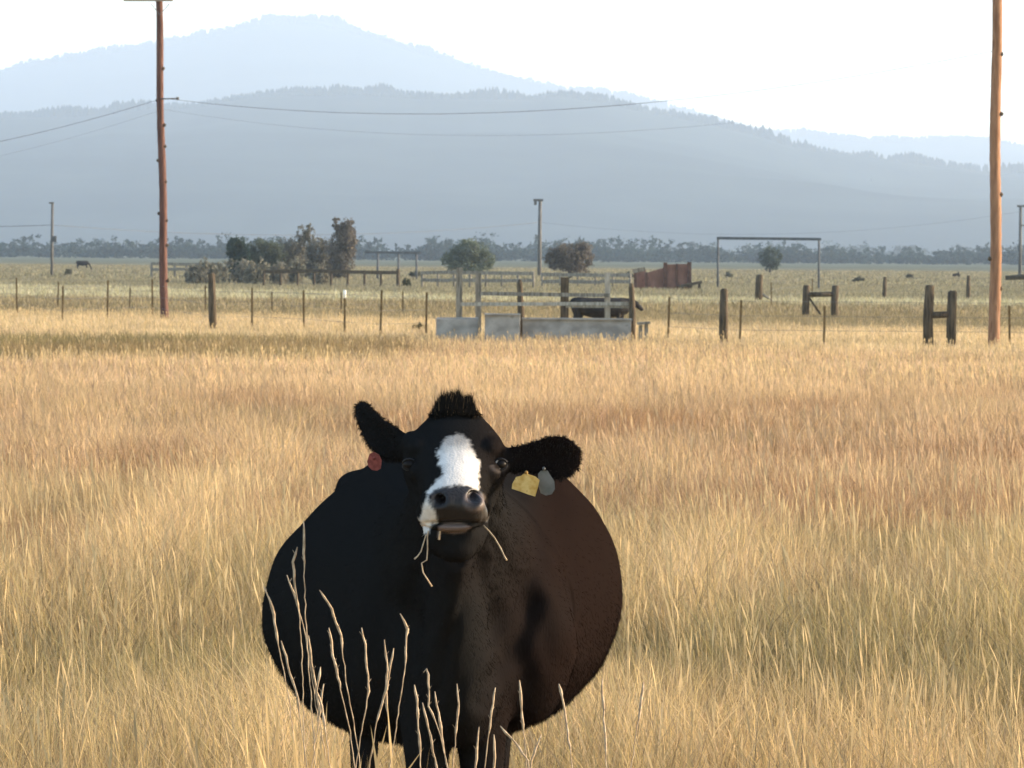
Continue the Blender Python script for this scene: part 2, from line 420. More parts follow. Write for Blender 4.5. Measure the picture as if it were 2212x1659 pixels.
# ------------------------------------------------------------------ grass
class Grass:
    def __init__(s): s.V = []; s.C = []; s.T = []; s.Qd = []; s.n = 0
    def blades(s, x, y, h, wd, lean, col, seg=3, head=None, z0=0.0, hw=1.5, ldir=None):
        """tapering blades; head = fraction of height that carries a wider seed head"""
        N = len(x); th = rng.uniform(0, 2 * math.pi, N)
        fx = np.cos(th) * wd * .5; fy = np.sin(th) * wd * .5 * .5
        ld = rng.uniform(0, 2 * math.pi, N) if ldir is None else ldir; lx = np.cos(ld) * lean * h - h * .04; ly = np.sin(ld) * lean * h
        if head is None:
            lv = np.linspace(0, 1, seg + 1); wf = (1 - lv) ** .6
        else:
            lv = np.array([0, .5, 1 - head, 1 - head * .55, 1]); wf = np.array([.5, .45, .4, hw, 0])
        rows = []
        for t, f in zip(lv, wf):
            cx = x + lx * t * t; cy = y + ly * t * t; cz = z0 + h * t * (1 - .25 * lean * t)
            if f > 0:
                rows.append(np.stack([cx - fx * f, cy - fy * f, cz], 1)); rows.append(np.stack([cx + fx * f, cy + fy * f, cz], 1))
            else:
                rows.append(np.stack([cx, cy, cz], 1))
        k = len(rows)
        V = np.stack(rows, 1).reshape(-1, 3)
        off = (np.arange(N) * k)[:, None]
        nq = (k - 1) // 2 - 1
        for j in range(nq):
            s.Qd.append(np.array([[2 * j, 2 * j + 1, 2 * j + 3, 2 * j + 2]]) + off + s.n)
        s.T.append(np.array([[k - 3, k - 2, k - 1]]) + off + s.n)
        s.V.append(V); s.C.append(np.repeat(col, k, 0)); s.n += len(V)
    def build(s, name, label):
        o = mesh_np(name, np.concatenate(s.V), np.concatenate(s.T), np.concatenate(s.Qd) if s.Qd else None, M_grass, cols=np.concatenate(s.C))
        return tag(o, label, kind='stuff')
def px_patch(x, y, px, py0, py1, hw):
    """a patch of different grass centred where the photograph shows it"""
    y0 = 1.65 * FPX / (py1 - hor(px)); y1 = 1.65 * FPX / (py0 - hor(px)); yc = (y0 + y1) / 2; ry = (y1 - y0) / 2
    xc = (px - 512) / FPX * yc; rx = hw / FPX * yc
    q = ((x - xc) / rx) ** 2 + ((y - yc) / ry) ** 2
    return np.exp(-q * 1.2)
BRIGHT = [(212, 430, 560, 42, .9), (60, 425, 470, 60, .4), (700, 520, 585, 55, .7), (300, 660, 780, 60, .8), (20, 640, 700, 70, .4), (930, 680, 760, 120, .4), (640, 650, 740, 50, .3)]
PATCH = [(60, 485, 520, 110, .9), (200, 492, 508, 60, .5), (790, 560, 600, 90, .6), (800, 610, 660, 170, 1.0), (980, 612, 650, 60, .7), (150, 590, 625, 150, .6), (330, 410, 428, 150, .45), (900, 500, 530, 120, .35), (470, 395, 405, 300, .2), (230, 735, 765, 60, .5)]
def field_tufts(y0, y1, per, tuft_n, tr, h0, wd, seg, margin=3.5, headfrac=.0, seed=0):
    r = np.random.default_rng(seed)
    area = .12 * (y1 * y1 - y0 * y0) + 2 * margin * (y1 - y0)
    nt_ = int(area * per / tuft_n)
    # sample so density per m2 is even over the trapezoid
    ys = []
    while sum(len(a) for a in ys) < nt_:
        yy = r.uniform(y0, y1, nt_); keep = r.random(nt_) < (.12 * 2 * yy + 2 * margin) / (.12 * 2 * y1 + 2 * margin); ys.append(yy[keep])
    ty = np.concatenate(ys)[:nt_]; tx = r.uniform(-1, 1, nt_) * (.12 * ty + margin)
    a = np.repeat(np.arange(nt_), tuft_n)
    x = tx[a] + r.normal(size=len(a)) * tr; y = ty[a] + r.normal(size=len(a)) * tr
    tn = vnoise(tx, ty, 1.1, 50); tb = vnoise(tx, ty, 4.5, 51); tc_ = vnoise(tx * .5, ty, 9, 52)
    P = np.zeros(nt_)
    for (px, p0, p1, hw, st) in PATCH: P = np.maximum(P, px_patch(tx, ty, px, p0, p1, hw) * st)
    P = np.maximum(P, .62 * sstep(.60, .80, vnoise(tx, ty, 2.4, 71) * .6 + vnoise(tx * .6, ty, 6.5, 72) * .4) * (ty < 75))
    # base colours by distance: olive gold near, reddish brown middle, pale gold far
    def mixc(c, d, t): return c * (1 - t[:, None]) + np.array(d)[None, :] * t[:, None]
    c = np.repeat(np.array([[.53, .385, .195]]), nt_, 0)
    c = mixc(c, (.54, .375, .210), sstep(23, 31, ty + (tb - .5) * 7) * (1 - sstep(44, 58, ty + (tb - .5) * 10)))
    c = mixc(c, (.64, .445, .255), sstep(44, 60, ty + (tb - .5) * 12))
    ty2 = ty + np.clip(tx, -40, 40) * .8
    c = mixc(c, (.64, .475, .27), sstep(78, 95, ty2 + (tb - .5) * 12))
    # ditch of olive growth on the left in front of the fence
    dx = (tx - W(430, 330, 90).x); di = sstep(76, 80, ty - tx * .35 + (tb - .5) * 5) * (1 - sstep(93, 98, ty - tx * .1 + (tb - .5) * 5)) * (1 - sstep(-1, .6, dx + (tn - .5)))
    c = mixc(c, (.25, .20, .090), di * .92)
    c = mixc(c, (.30, .235, .13), sstep(116, 126, ty2 + (tc_ - .5) * 10))
    c = mixc(c, (.27, .235, .145), sstep(175, 210, ty2 + (tc_ - .5) * 30))
    c = mixc(c, (.42, .37, .23), sstep(176, 184, ty + (tc_ - .5) * 8) * (1 - sstep(198, 206, ty + (tc_ - .5) * 8 + np.where(tx < 0, tx * 1.5, 0))) * sstep(.30, .5, tc_ + np.abs(tx) / 60))
    c = mixc(c, (.225, .170, .082), np.clip(sstep(.60, .85, tn) * .4 * (ty < 140) + P * .95, 0, 1))
    c = mixc(c, (.36, .22, .12), sstep(.62, .9, tc_) * .35 * (ty < 95))
    c *= ((.70 + .50 * tn) * (.80 + .40 * vnoise(tx, ty, .6, 57)))[:, None]
    m3 = vnoise(tx, ty, 3.4, 81) * .55 + vnoise(tx, ty * .8, 1.5, 82) * .3 + vnoise(tx, ty, 8, 83) * .3
    fld = (ty2 < 112)
    c = mixc(c, (.40, .245, .130), sstep(.54, .74, m3) * .9 * fld * sstep(22, 30, ty) * (1 - sstep(50, 70, ty)))
    c = mixc(c, (.33, .255, .120), sstep(.56, .76, 1.15 - m3) * .7 * fld * (1 - sstep(26, 36, ty)))
    c *= np.where(fld, .84 + .34 * (1.12 - m3), 1.0)[:, None]
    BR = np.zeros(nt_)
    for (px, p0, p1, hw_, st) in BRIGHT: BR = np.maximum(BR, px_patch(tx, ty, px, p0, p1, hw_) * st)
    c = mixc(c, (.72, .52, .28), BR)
    c = c[a] * (r.uniform(.62, 1.42, len(a)) * (.82 + .36 * r.random(nt_))[a])[:, None]
    c[:, 2] *= r.uniform(.85, 1.15, len(a))
    t3 = vnoise(tx, ty, .42, 58)
    hh = h0 * (.50 + .40 * tb + .45 * tn + .30 * t3)[a] * r.uniform(.45, 1.12, len(a)) * (1 - .50 * P[a])
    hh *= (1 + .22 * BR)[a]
    far_short = 1 - .45 * sstep(48, 80, y)
    hh *= far_short * (1 + .25 * di[a])
    near_cow = (y < 14.2) & (np.abs(x + .15) < .42)
    hh = np.where(near_cow, hh * .75, hh)
    wv = wd * r.uniform(.6, 1.4, len(a))
    # blades of a bunch fan outwards
    dx_ = x - tx[a]; dy_ = y - ty[a]
    lean = np.clip(np.hypot(dx_, dy_) / tr * .22, .03, .8) + np.abs(r.normal(0, .16, len(a)))
    G.blades(x, y, hh, wv, lean, np.clip(c, .01, .95), seg, ldir=np.arctan2(dy_, dx_) + r.normal(0, .7, len(a)))
def field_stems(y0, y1, per, h0, wd, margin=3.5, seed=0, hw=1.7):
    """pale seed stems rising in loose drifts above the leaf layer"""
    r = np.random.default_rng(seed)
    n_ = int((.12 * (y1 * y1 - y0 * y0) + 2 * margin * (y1 - y0)) * per * 2.2)
    y = y0 + (y1 - y0) * r.random(n_ * 2); y = y[r.random(n_ * 2) < (.12 * 2 * y + 2 * margin) / (.12 * 2 * y1 + 2 * margin)][:n_]
    x = r.uniform(-1, 1, len(y)) * (.12 * y + margin)
    d = vnoise(x, y, .8, 91) * .55 + vnoise(x, y, .25, 92) * .25 + vnoise(x, y, 3.2, 93) * .5
    P = np.zeros(len(y))
    for (px, p0, p1, hw_, st) in PATCH: P = np.maximum(P, px_patch(x, y, px, p0, p1, hw_) * st)
    P = np.maximum(P, .62 * sstep(.60, .80, vnoise(x, y, 2.4, 71) * .6 + vnoise(x * .6, y, 6.5, 72) * .4) * (y < 75))
    ty2 = y + np.clip(x, -40, 40) * .8
    di = sstep(76, 80, y - x * .35) * (1 - sstep(93, 98, y - x * .1)) * (1 - sstep(-1, .6, x - W(430, 330, 90).x))
    keep = (r.random(len(y)) < sstep(.38, .85, d) * (1 - .75 * P) * (1 - .8 * di)) & (ty2 < 120 + r.normal(0, 3, len(y))) & ~((y < 13.6) & (np.abs(x + .20) < .62))
    x, y, d = x[keep], y[keep], d[keep]; n_ = len(x)
    h = h0 * (.55 + .6 * d) * r.uniform(.7, 1.25, n_) * (1 - .42 * sstep(48, 80, y))
    red = sstep(27, 35, y + 6 * (d - .6)) * (1 - sstep(46, 62, y)) * (.55 + .45 * (vnoise(x, y, 3, 95) > .45))
    c = np.array([[.60, .435, .225]]) * (1 - red[:, None]) + np.array([[.53, .355, .205]]) * red[:, None]
    c = c * r.uniform(.72, 1.25, n_)[:, None]
    G.blades(x, y, h, wd * r.uniform(.7, 1.3, n_), np.abs(r.normal(0, .09, n_)) + .03, np.clip(c, .02, .85), head=.20, hw=hw)
G = Grass()
field_tufts(7.2, 18, 900, 22, .09, .42, .0066, 3, 2.0, 0, 1); field_stems(7.2, 18, 38, .58, .0046, 2.0, 21)
field_tufts(18, 32, 800, 20, .10, .42, .0085, 3, 3.0, 0, 2); field_stems(18, 32, 27, .55, .0060, 3, 22)
G.build('field_grass', 'tangled golden and olive grass nearest the black cow')
G = Grass()
field_tufts(32, 60, 380, 16, .12, .42, .0125, 2, 4, 0, 3); field_stems(32, 60, 9, .52, .010, 4, 23)
G.build('field_grass', 'reddish tan grass in the middle of the hay field')
G = Grass()
field_tufts(60, 140, 120, 12, .20, .44, .022, 2, 8, 0, 4); field_stems(60, 130, 5, .54, .020, 8, 24, 1.3)
G.build('field_grass', 'pale golden grass up to the wire fence')
G = Grass()
field_tufts(140, 300, 16, 8, .35, .42, .06, 1, 12, 0, 5)
field_tufts(300, 620, 3.0, 8, .9, .45, .18, 1, 20, 0, 6)
G.build('pasture_grass', 'short tan and olive grass beyond the wire fence')

# tall bleached stalks in front of the cow
M_stalk = noisy('bleached_stalk', (.26, .19, .12), (.44, .34, .23), 60, bump=0, rough=.7)
Z2 = lambda x, y: (241.3 + .18735 * x, 457.1 + .18735 * y)
STALKS = [[(330, 340), (335, 600), (345, 900), (375, 1330)], [(300, 480), (275, 560), (290, 700), (320, 950), (330, 1330)], [(245, 630), (290, 750), (340, 930), (380, 1180)],
 [(120, 690), (165, 800), (190, 960), (215, 1080), (245, 1230)], [(215, 980), (260, 1150), (300, 1290)], [(420, 710), (480, 810), (530, 950), (560, 1200), (600, 1420)],
 [(470, 910), (490, 1060), (540, 1280), (580, 1470)], [(640, 910), (660, 1000), (680, 1250), (650, 1420)], [(765, 975), (780, 1100), (770, 1250), (790, 1480)],
 [(810, 1020), (785, 1200), (720, 1420), (690, 1620)], [(850, 835), (885, 920), (870, 1150), (820, 1480)], [(970, 1150), (985, 1132), (1000, 1160), (1000, 1330), (1050, 1450), (1100, 1640)],
 [(925, 1215), (940, 1330), (955, 1640)], [(965, 1310), (1000, 1450), (1040, 1650)], [(1150, 1210), (1160, 1320), (1140, 1540)], [(1355, 1230), (1330, 1400), (1300, 1640)],
 [(1485, 1190), (1505, 1430)], [(1695, 1210), (1720, 1320)], [(1350, 1480), (1350, 1640)], [(1270, 1440), (1250, 1650)], [(1380, 1435), (1450, 1510), (1530, 1620)],
 [(1030, 1250), (1060, 1400), (1090, 1600)], [(420, 1120), (400, 1250), (430, 1330)], [(440, 1210), (420, 1350)], [(360, 950), (375, 1100), (400, 1250)], [(1925, 1180), (1935, 1400)], [(2150, 1200), (2120, 1400)], [(1600, 1480), (1550, 1620)]]
sb = MB()
for k, s in enumerate(STALKS):
    D = 10.95 + .34 * ((k * 37) % 11) / 11
    P = [W(*Z2(*q), D) for q in s]
    d = P[-1] - P[-2]
    if d.z > -.02: d.z = -.05
    t = P[-1].z / -d.z; base = P[-1] + d * t
    base.x = P[-1].x + max(-.12, min(.12, base.x - P[-1].x)); base.z = 0
    P.append(base)
    pts = []; 
    for i in range(len(P) - 1):
        L = (P[i + 1] - P[i]).length; m = max(1, int(L / .018))
        for j in range(m): pts.append(P[i].lerp(P[i + 1], j / m))
    pts.append(P[-1])
    rad = []; acc = 0
    hl = rnd.uniform(.08, .2)
    for i, p in enumerate(pts):
        if i: acc += (pts[i] - pts[i - 1]).length
        rr = .0015 + (.0018 * (.4 + 1.1 * rnd.random()) if .008 < acc < hl else 0)
        if i == 0: rr = .0012
        pts[i] = p + Vector((rnd.uniform(-.0016, .0016), rnd.uniform(-.004, .004), 0))
        rad.append(rr)
        if .008 < acc < hl and rnd.random() < .55:
            e_ = pts[i] + Vector((rnd.uniform(-.009, .009), rnd.uniform(-.006, .006), .012)); sb.tube([pts[i], e_], [.0014, .0005], 3)
    sb.tube(pts, rad, 5, .2)
tag(sb.build('tall_grass_stalks', M_stalk, None, True), 'tall bleached seed stalks standing in front of the black cow', kind='stuff')

# denser golden clump at the cow's left foreground
G = Grass()
r = np.random.default_rng(77)
N = 4200
Dd = r.uniform(10.0, 11.35, N); ppx = np.where(r.random(N) < .7, r.normal(322, 34, N), r.uniform(240, 700, N))
xx = (ppx - 512) / FPX * Dd
hz = r.uniform(.35, .72, N) * (.75 + .45 * vnoise(xx, Dd, .12, 9)); far_from = np.abs(ppx - 335) > 90
hz = np.where(far_from, hz * .75, hz)
cc = np.array([.55, .39, .19])[None, :] * r.uniform(.7, 1.3, N)[:, None]
G.blades(xx, Dd, hz, r.uniform(.003, .007, N), np.abs(r.normal(0, .14, N)), np.clip(cc, 0, .8), 3)
k = r.random(N) < .12
G.blades(xx[k], Dd[k], hz[k] * 1.12, np.full(int(k.sum()), .006), np.abs(r.normal(0, .12, int(k.sum()))), np.clip(cc[k] * 1.15, 0, .8), head=.25)
G.build('front_grass', 'golden grass tuft in front of the cow\'s legs')

#%%COWS%%
# ------------------------------------------------------------------ the black cow
def ring(c, u, v, ru, rv, n=28, p=2.0, rv2=None):
    """superellipse ring; rv2 = other radius for the lower half"""
    out = []
    for k in range(n):
        a = 2 * math.pi * k / n; ca, sa = math.cos(a), math.sin(a)
        x = math.copysign(abs(ca) ** (2 / p), ca) * ru
        r_ = rv if (sa >= 0 or rv2 is None) else rv2
        z = math.copysign(abs(sa) ** (2 / p), sa) * r_
        out.append(Vector(c) + Vector(u) * x + Vector(v) * z)
    return out
def loft(mb, rings):
    n = len(rings[0]); v = [p for r_ in rings for p in r_]; f = []
    for i in range(len(rings) - 1):
        for k in range(n):
            k2 = (k + 1) % n
            f.append((i * n + k, i * n + k2, (i + 1) * n + k2, (i + 1) * n + k))
    for i, rev in ((0, True), (len(rings) - 1, False)):
        c = sum(rings[i], Vector()) / n; v.append(c); ci = len(v) - 1
        for k in range(n):
            k2 = (k + 1) % n
            f.append((ci, i * n + k2, i * n + k) if rev else (ci, i * n + k, i * n + k2))
    mb.add(v, f)
def limb(mb, pts, rad, n=16):
    """tapering limb; rad = list of (rx, ry)"""
    rs = []; pts = [Vector(p) for p in pts]
    for i, p in enumerate(pts):
        d = (pts[min(i + 1, len(pts) - 1)] - pts[max(i - 1, 0)]).normalized()
        u = Vector((1, 0, 0)); u = (u - d * u.dot(d)).normalized() if abs(d.x) < .9 else Vector((0, 1, 0)); v = d.cross(u)
        rr = rad[i] if hasattr(rad[i], '__len__') else (rad[i], rad[i])
        rs.append(ring(p, u, v, rr[0], rr[1], n))
    loft(mb, rs)
def ball(mb, c, r3, n=14, m=9):
    rs = []
    for i in range(1, m):
        a = math.pi * i / m
        rs.append(ring((c[0], c[1], c[2] + math.cos(a) * r3[2]), (1, 0, 0), (0, 1, 0), math.sin(a) * r3[0], math.sin(a) * r3[1], n))
    loft(mb, rs)
def fuse(mb, voxel, smooth_it=8):
    me = bpy.data.meshes.new('tmp'); me.from_pydata([tuple(p) for p in mb.v], [], mb.f); me.update()
    import bmesh as _bm
    bm = _bm.new(); bm.from_mesh(me); _bm.ops.recalc_face_normals(bm, faces=bm.faces); bm.to_mesh(me); bm.free()
    o = bpy.data.objects.new('tmp', me); COL.objects.link(o)
    a = o.modifiers.new('r', 'REMESH'); a.mode = 'VOXEL'; a.voxel_size = voxel; a.adaptivity = 0
    b = o.modifiers.new('s', 'SMOOTH'); b.factor = .5; b.iterations = smooth_it
    dg = bpy.context.evaluated_depsgraph_get(); dg.update()
    out = bpy.data.meshes.new_from_object(o.evaluated_get(dg))
    bpy.data.objects.remove(o); bpy.data.meshes.remove(me)
    return out
def co_of(me):
    a = np.empty(len(me.vertices) * 3, np.float32); me.vertices.foreach_get('co', a); return a.reshape(-1, 3).astype(float)
def no_of(me):
    a = np.empty(len(me.vertices) * 3, np.float32); me.vertices.foreach_get('normal', a); return a.reshape(-1, 3).astype(float)
def poly_sd(px, py, poly):
    """signed distance (pixels, >0 inside) of points to a polygon"""
    P = np.array(poly, float); d = np.full(len(px), 1e9); ins = np.zeros(len(px), bool)
    for i in range(len(P)):
        a = P[i]; b = P[(i + 1) % len(P)]; e = b - a
        t = np.clip(((px - a[0]) * e[0] + (py - a[1]) * e[1]) / (e @ e), 0, 1)
        d = np.minimum(d, np.hypot(px - a[0] - e[0] * t, py - a[1] - e[1] * t))
        c = (a[1] > py) != (b[1] > py)
        ins ^= c & (px < (b[0] - a[0]) * (py - a[1]) / (b[1] - a[1] + 1e-12) + a[0])
    return np.where(ins, d, -d)
H1 = lambda x, y: (342.9 + .1301 * x, 381 + .1301 * y)      # head zoom coordinates -> picture pixels

OUT = [(337, 489), (320, 505), (303, 522.7), (289, 537), (278.8, 550.8), (267.5, 575), (261, 601), (260, 620), (263, 635), (269, 652), (279, 672.6), (303, 704), (325.6, 720), (360, 733), (400, 740), (441, 742), (480, 738), (511, 731), (541, 718), (569, 701), (597, 672.6), (609, 652), (616, 635), (621, 615), (622.6, 597.6), (619.8, 569.5), (608.5, 532), (599, 514), (588, 500), (565, 477.7), (530, 459), (490, 447), (440, 443), (395, 449), (370, 462), (355, 474)]
C0 = W(441, 592, 12.55)
OUTW = []
for q in OUT:
    p = W(q[0], q[1], 12.55) - C0; OUTW.append((math.atan2(p.z, p.x), math.hypot(p.x, p.z)))
OUTW.sort()
oa = np.array([a for a, _ in OUTW]); orr = np.array([b for _, b in OUTW])
def shape_ring(c, sx, sz, k, n=56):
    """k=1: the measured barrel outline, k=0: plain ellipse; sx, sz half width and half height"""
    out = []
    for i in range(n):
        a = 2 * math.pi * i / n; aw = a if a <= math.pi else a - 2 * math.pi
        r1 = np.interp(aw, oa, orr, period=2 * math.pi)
        x1, z1 = math.cos(a) * r1 * sx / .53, math.sin(a) * r1 * sz / .42
        x0, z0 = math.cos(a) * sx, math.sin(a) * sz
        out.append(Vector(c) + Vector((x1 * k + x0 * (1 - k), 0, z1 * k + z0 * (1 - k))))
    return out
cow = MB()
bar = [(11.66, 455, .885, .07, .12, 0), (11.74, 455, .89, .16, .20, 0), (11.88, 454, .93, .245, .28, 0), (12.05, 450, .965, .34, .335, .2), (12.22, 446, .985, .43, .375, .6), (12.40, 442, 1.0, .50, .408, .95), (12.55, 441, C0.z, .53, .42, 1), (12.75, 440, C0.z, .522, .415, 1), (12.98, 438, C0.z, .49, .40, .9), (13.22, 436, 1.015, .43, .375, .6), (13.45, 434, 1.02, .36, .33, .3), (13.65, 433, 1.03, .27, .26, .1), (13.78, 433, 1.03, .14, .16, 0)]
loft(cow, [shape_ring((W(px, 600, D).x, D, z), sx, sz, k) for (D, px, z, sx, sz, k) in bar])
XC = W(441, 600, 12.55).x
# hips, withers, shoulders, brisket
ball(cow, tuple(W(357, 487, 13.1)), (.075, .14, .055)); ball(cow, tuple(W(500, 478, 13.1)), (.075, .14, .06))
NX = W(456, 500, 11.5).x
ball(cow, (NX + .19, 12.0, .93), (.15, .22, .27)); ball(cow, (NX - .19, 12.0, .93), (.15, .22, .27))
ball(cow, (NX, 12.15, 1.24), (.16, .30, .12))
ball(cow, (NX + .01, 11.72, .80), (.115, .13, .16))
# neck, throat
Y, Z_, X_ = Vector((0, 1, 0)), Vector((0, 0, 1)), Vector((1, 0, 0))
nk = [((NX - .02, 12.25, 1.10), .27, .30), ((NX - .015, 12.05, 1.14), .25, .29), ((NX - .01, 11.88, 1.17), .215, .27), ((NX, 11.70, 1.23), .165, .22), ((NX + .002, 11.52, 1.33), .132, .17), ((NX + .004, 11.36, 1.43), .115, .12)]
nd = Vector((0, -.8, .6)); nv = Vector((0, .6, .8))
loft(cow, [ring(c, X_, nv, ru, rv, 28) for c, ru, rv in nk])
limb(cow, [(NX, 11.42, 1.22), (NX - .005, 11.52, 1.10), (NX, 11.60, .98), (NX + .005, 11.66, .86), (NX + .01, 11.70, .74)], [(.05, .10), (.075, .14), (.09, .15), (.10, .15), (.09, .12)])
# legs (front pair, rear pair)
for (px, D, s) in ((426, 11.80, 1), (482, 11.84, -1)):
    x = W(px, 750, D).x
    limb(cow, [(x - .02 * s, D + .08, .98), (x, D + .02, .80), (x, D, .68), (x, D - .01, .52), (x, D - .03, .40), (x, D - .01, .36), (x, D, .22), (x, D, .11), (x, D - .02, .075), (x, D - .05, .0)], [(.11, .15), (.095, .115), (.074, .09), (.056, .065), (.056, .058), (.05, .05), (.034, .04), (.040, .045), (.045, .05), (.062, .075)])
for (px, D, s) in ((362, 13.38, 1), (497, 13.42, -1)):
    x = W(px, 750, D).x
    limb(cow, [(x + .05 * s, D - .02, 1.02), (x + .02 * s, D, .84), (x, D - .03, .70), (x, D + .06, .58), (x, D + .14, .48), (x, D + .10, .40), (x, D + .06, .22), (x, D + .04, .11), (x, D, .07), (x, D - .02, .0)], [(.13, .22), (.12, .19), (.085, .13), (.06, .085), (.05, .06), (.042, .05), (.036, .042), (.042, .045), (.048, .05), (.062, .075)])
# head: axis from the poll down and towards the viewer
HP = W(456, 407, 11.27); hd = Vector((-.012, -.880, -.475)).normalized(); hu = Vector((1, 0, 0)); hv = hu.cross(hd).normalized()
if hv.z < 0: hv = -hv
def HQ(t, u, v): return HP + hd * t + hu * u + hv * v
hs = [(-.05, .05, .10, -.02), (-.02, .07, .17, .0), (.0, .080, .19, .004), (.04, .112, .205, .004), (.08, .134, .218, .004), (.12, .138, .225, .004), (.16, .130, .215, 0), (.20, .112, .20, 0), (.25, .092, .175, 0), (.30, .080, .150, 0), (.35, .078, .135, .0), (.39, .084, .125, .0), (.42, .086, .115, -.004), (.445, .078, .10, -.012), (.458, .055, .07, -.03)]
loft(cow, [ring(HQ(t, 0, off - T * .5), hu, hv, w_, T * .5, 28, 2.35) for t, w_, T, off in hs])
# peaked crown, brows, cheeks, nose pads, lips, chewing lower jaw
limb(cow, [HQ(-.05, 0, -.035), HQ(.0, 0, -.02), HQ(.05, 0, -.03), HQ(.10, 0, -.05)], [(.04, .03), (.05, .03), (.06, .03), (.06, .025)])
ball(cow, tuple(W(412, 444, 11.24)), (.030, .05, .036))
for s in (-1, 1):
    ball(cow, tuple(HQ(.12, .092 * s, -.055)), (.040, .08, .034))
    ball(cow, tuple(HQ(.19, .098 * s, -.085)), (.026, .06, .030))
    limb(cow, [HQ(.08, .088 * s, -.14), HQ(.16, .084 * s, -.16), HQ(.24, .070 * s, -.17)], [(.035, .05), (.035, .055), (.028, .04)])
    ball(cow, tuple(HQ(.425, .050 * s, -.040)), (.034, .034, .032))
    ball(cow, tuple(HQ(.40, .066 * s, -.085)), (.028, .04, .034))
JL = W(455, 531, 11.0)
limb(cow, [HQ(.10, 0, -.20), Vector((JL.x, 11.15, 1.275)), Vector((JL.x, 11.05, 1.262)), Vector((JL.x, 10.985, 1.268)), Vector((JL.x, 10.955, 1.285))], [(.095, .07), (.085, .065), (.076, .058), (.066, .050), (.045, .028)], 20)
ball(cow, (JL.x + .004, 10.985, 1.243), (.052, .045, .038))
def ear(mb, cl, D, droop=0):
    rs = []
    for i, (x, y, h, th) in enumerate(cl):
        p = W(x, y, D[i]); a = W(*cl[max(i - 1, 0)][:2], D[max(i - 1, 0)]); b = W(*cl[min(i + 1, len(cl) - 1)][:2], D[min(i + 1, len(cl) - 1)])
        d = (b - a).normalized(); v = Vector((0, -1, 0)); v = (v - d * v.dot(d)).normalized(); u = d.cross(v)
        n = 20; rg = []
        for k in range(n):
            t = 2 * math.pi * k / n; cu = math.cos(t) * h / 375.0; cv = math.sin(t) * th
            cup = .55 * (cu * cu) / (h / 375.0) if i > 1 else 0          # edges curl forward: a cupped leaf
            rg.append(p + u * cu + v * (cv + cup - .008))
        rs.append(rg)
    loft(mb, rs)
ear(cow, [(415, 452, 11, .03), (404, 449, 14.5, .028), (392, 444, 17.5, .02), (381, 436, 16.5, .015), (372, 426, 13.5, .013), (365.5, 415, 10.5, .012), (361.5, 407, 8, .011), (360, 401.5, 5, .007)], [11.28, 11.29, 11.30, 11.31, 11.32, 11.33, 11.34, 11.35])
ear(cow, [(497, 459, 11, .03), (508, 460, 12.5, .028), (521, 459, 13.5, .02), (536, 457.5, 16.5, .015), (550, 457, 21.5, .013), (563, 457.5, 22.5, .012), (573, 458, 18.5, .011), (580.5, 458, 9, .008)], [11.22, 11.22, 11.22, 11.21, 11.20, 11.19, 11.18, 11.18])
cm = fuse(cow, .0062, 6)
co = co_of(cm)
# relax the trunk, leave head and ears crisp
ne = len(cm.edges); E = np.empty(ne * 2, np.int32); cm.edges.foreach_get('vertices', E); E = E.reshape(-1, 2)
deg = np.bincount(E.ravel(), minlength=len(co)).astype(float)[:, None]
wt = (sstep(11.36, 11.60, co[:, 1]) * sstep(.40, .60, co[:, 2]))[:, None] * .6
for _ in range(90):
    acc = np.zeros_like(co)
    for k_ in range(3):
        acc[:, k_] = np.bincount(E[:, 0], co[E[:, 1], k_], len(co)) + np.bincount(E[:, 1], co[E[:, 0], k_], len(co))
    co += (acc / deg - co) * wt
cm.vertices.foreach_set('co', co.astype(np.float32).ravel()); cm.update(); nrm = no_of(cm)
px, py = project(co)
headm = co[:, 1] < 11.30
# nostrils and mouth pressed into the surface
def press(center_px, rx, ry, depth, dirv, ymax=11.1, power=1.0):
    q = ((px - center_px[0]) / rx) ** 2 + ((py - center_px[1]) / ry) ** 2
    m = (co[:, 1] < ymax) & (nrm[:, 1] < .3)
    f = np.where(m, np.exp(-q ** 1.6), 0)
    co[:] += f[:, None] * depth * np.array(dirv)[None, :]
    return f
nl = H1(738, 915); nr = H1(1008, 895)
rim1 = press(H1(765, 935), 11, 10, .006, (0, -1, 0)); rim2 = press(H1(1030, 930), 12, 11, .008, (.2, -1, 0))
f1 = press(nl, 5.2, 5.0, .040, (.25, 1, .1)); f2 = press(nr, 6.0, 6.0, .045, (-.2, 1, .1))
f3 = press(H1(870, 1092), 30, 2.6, .022, (0, 1, 0))
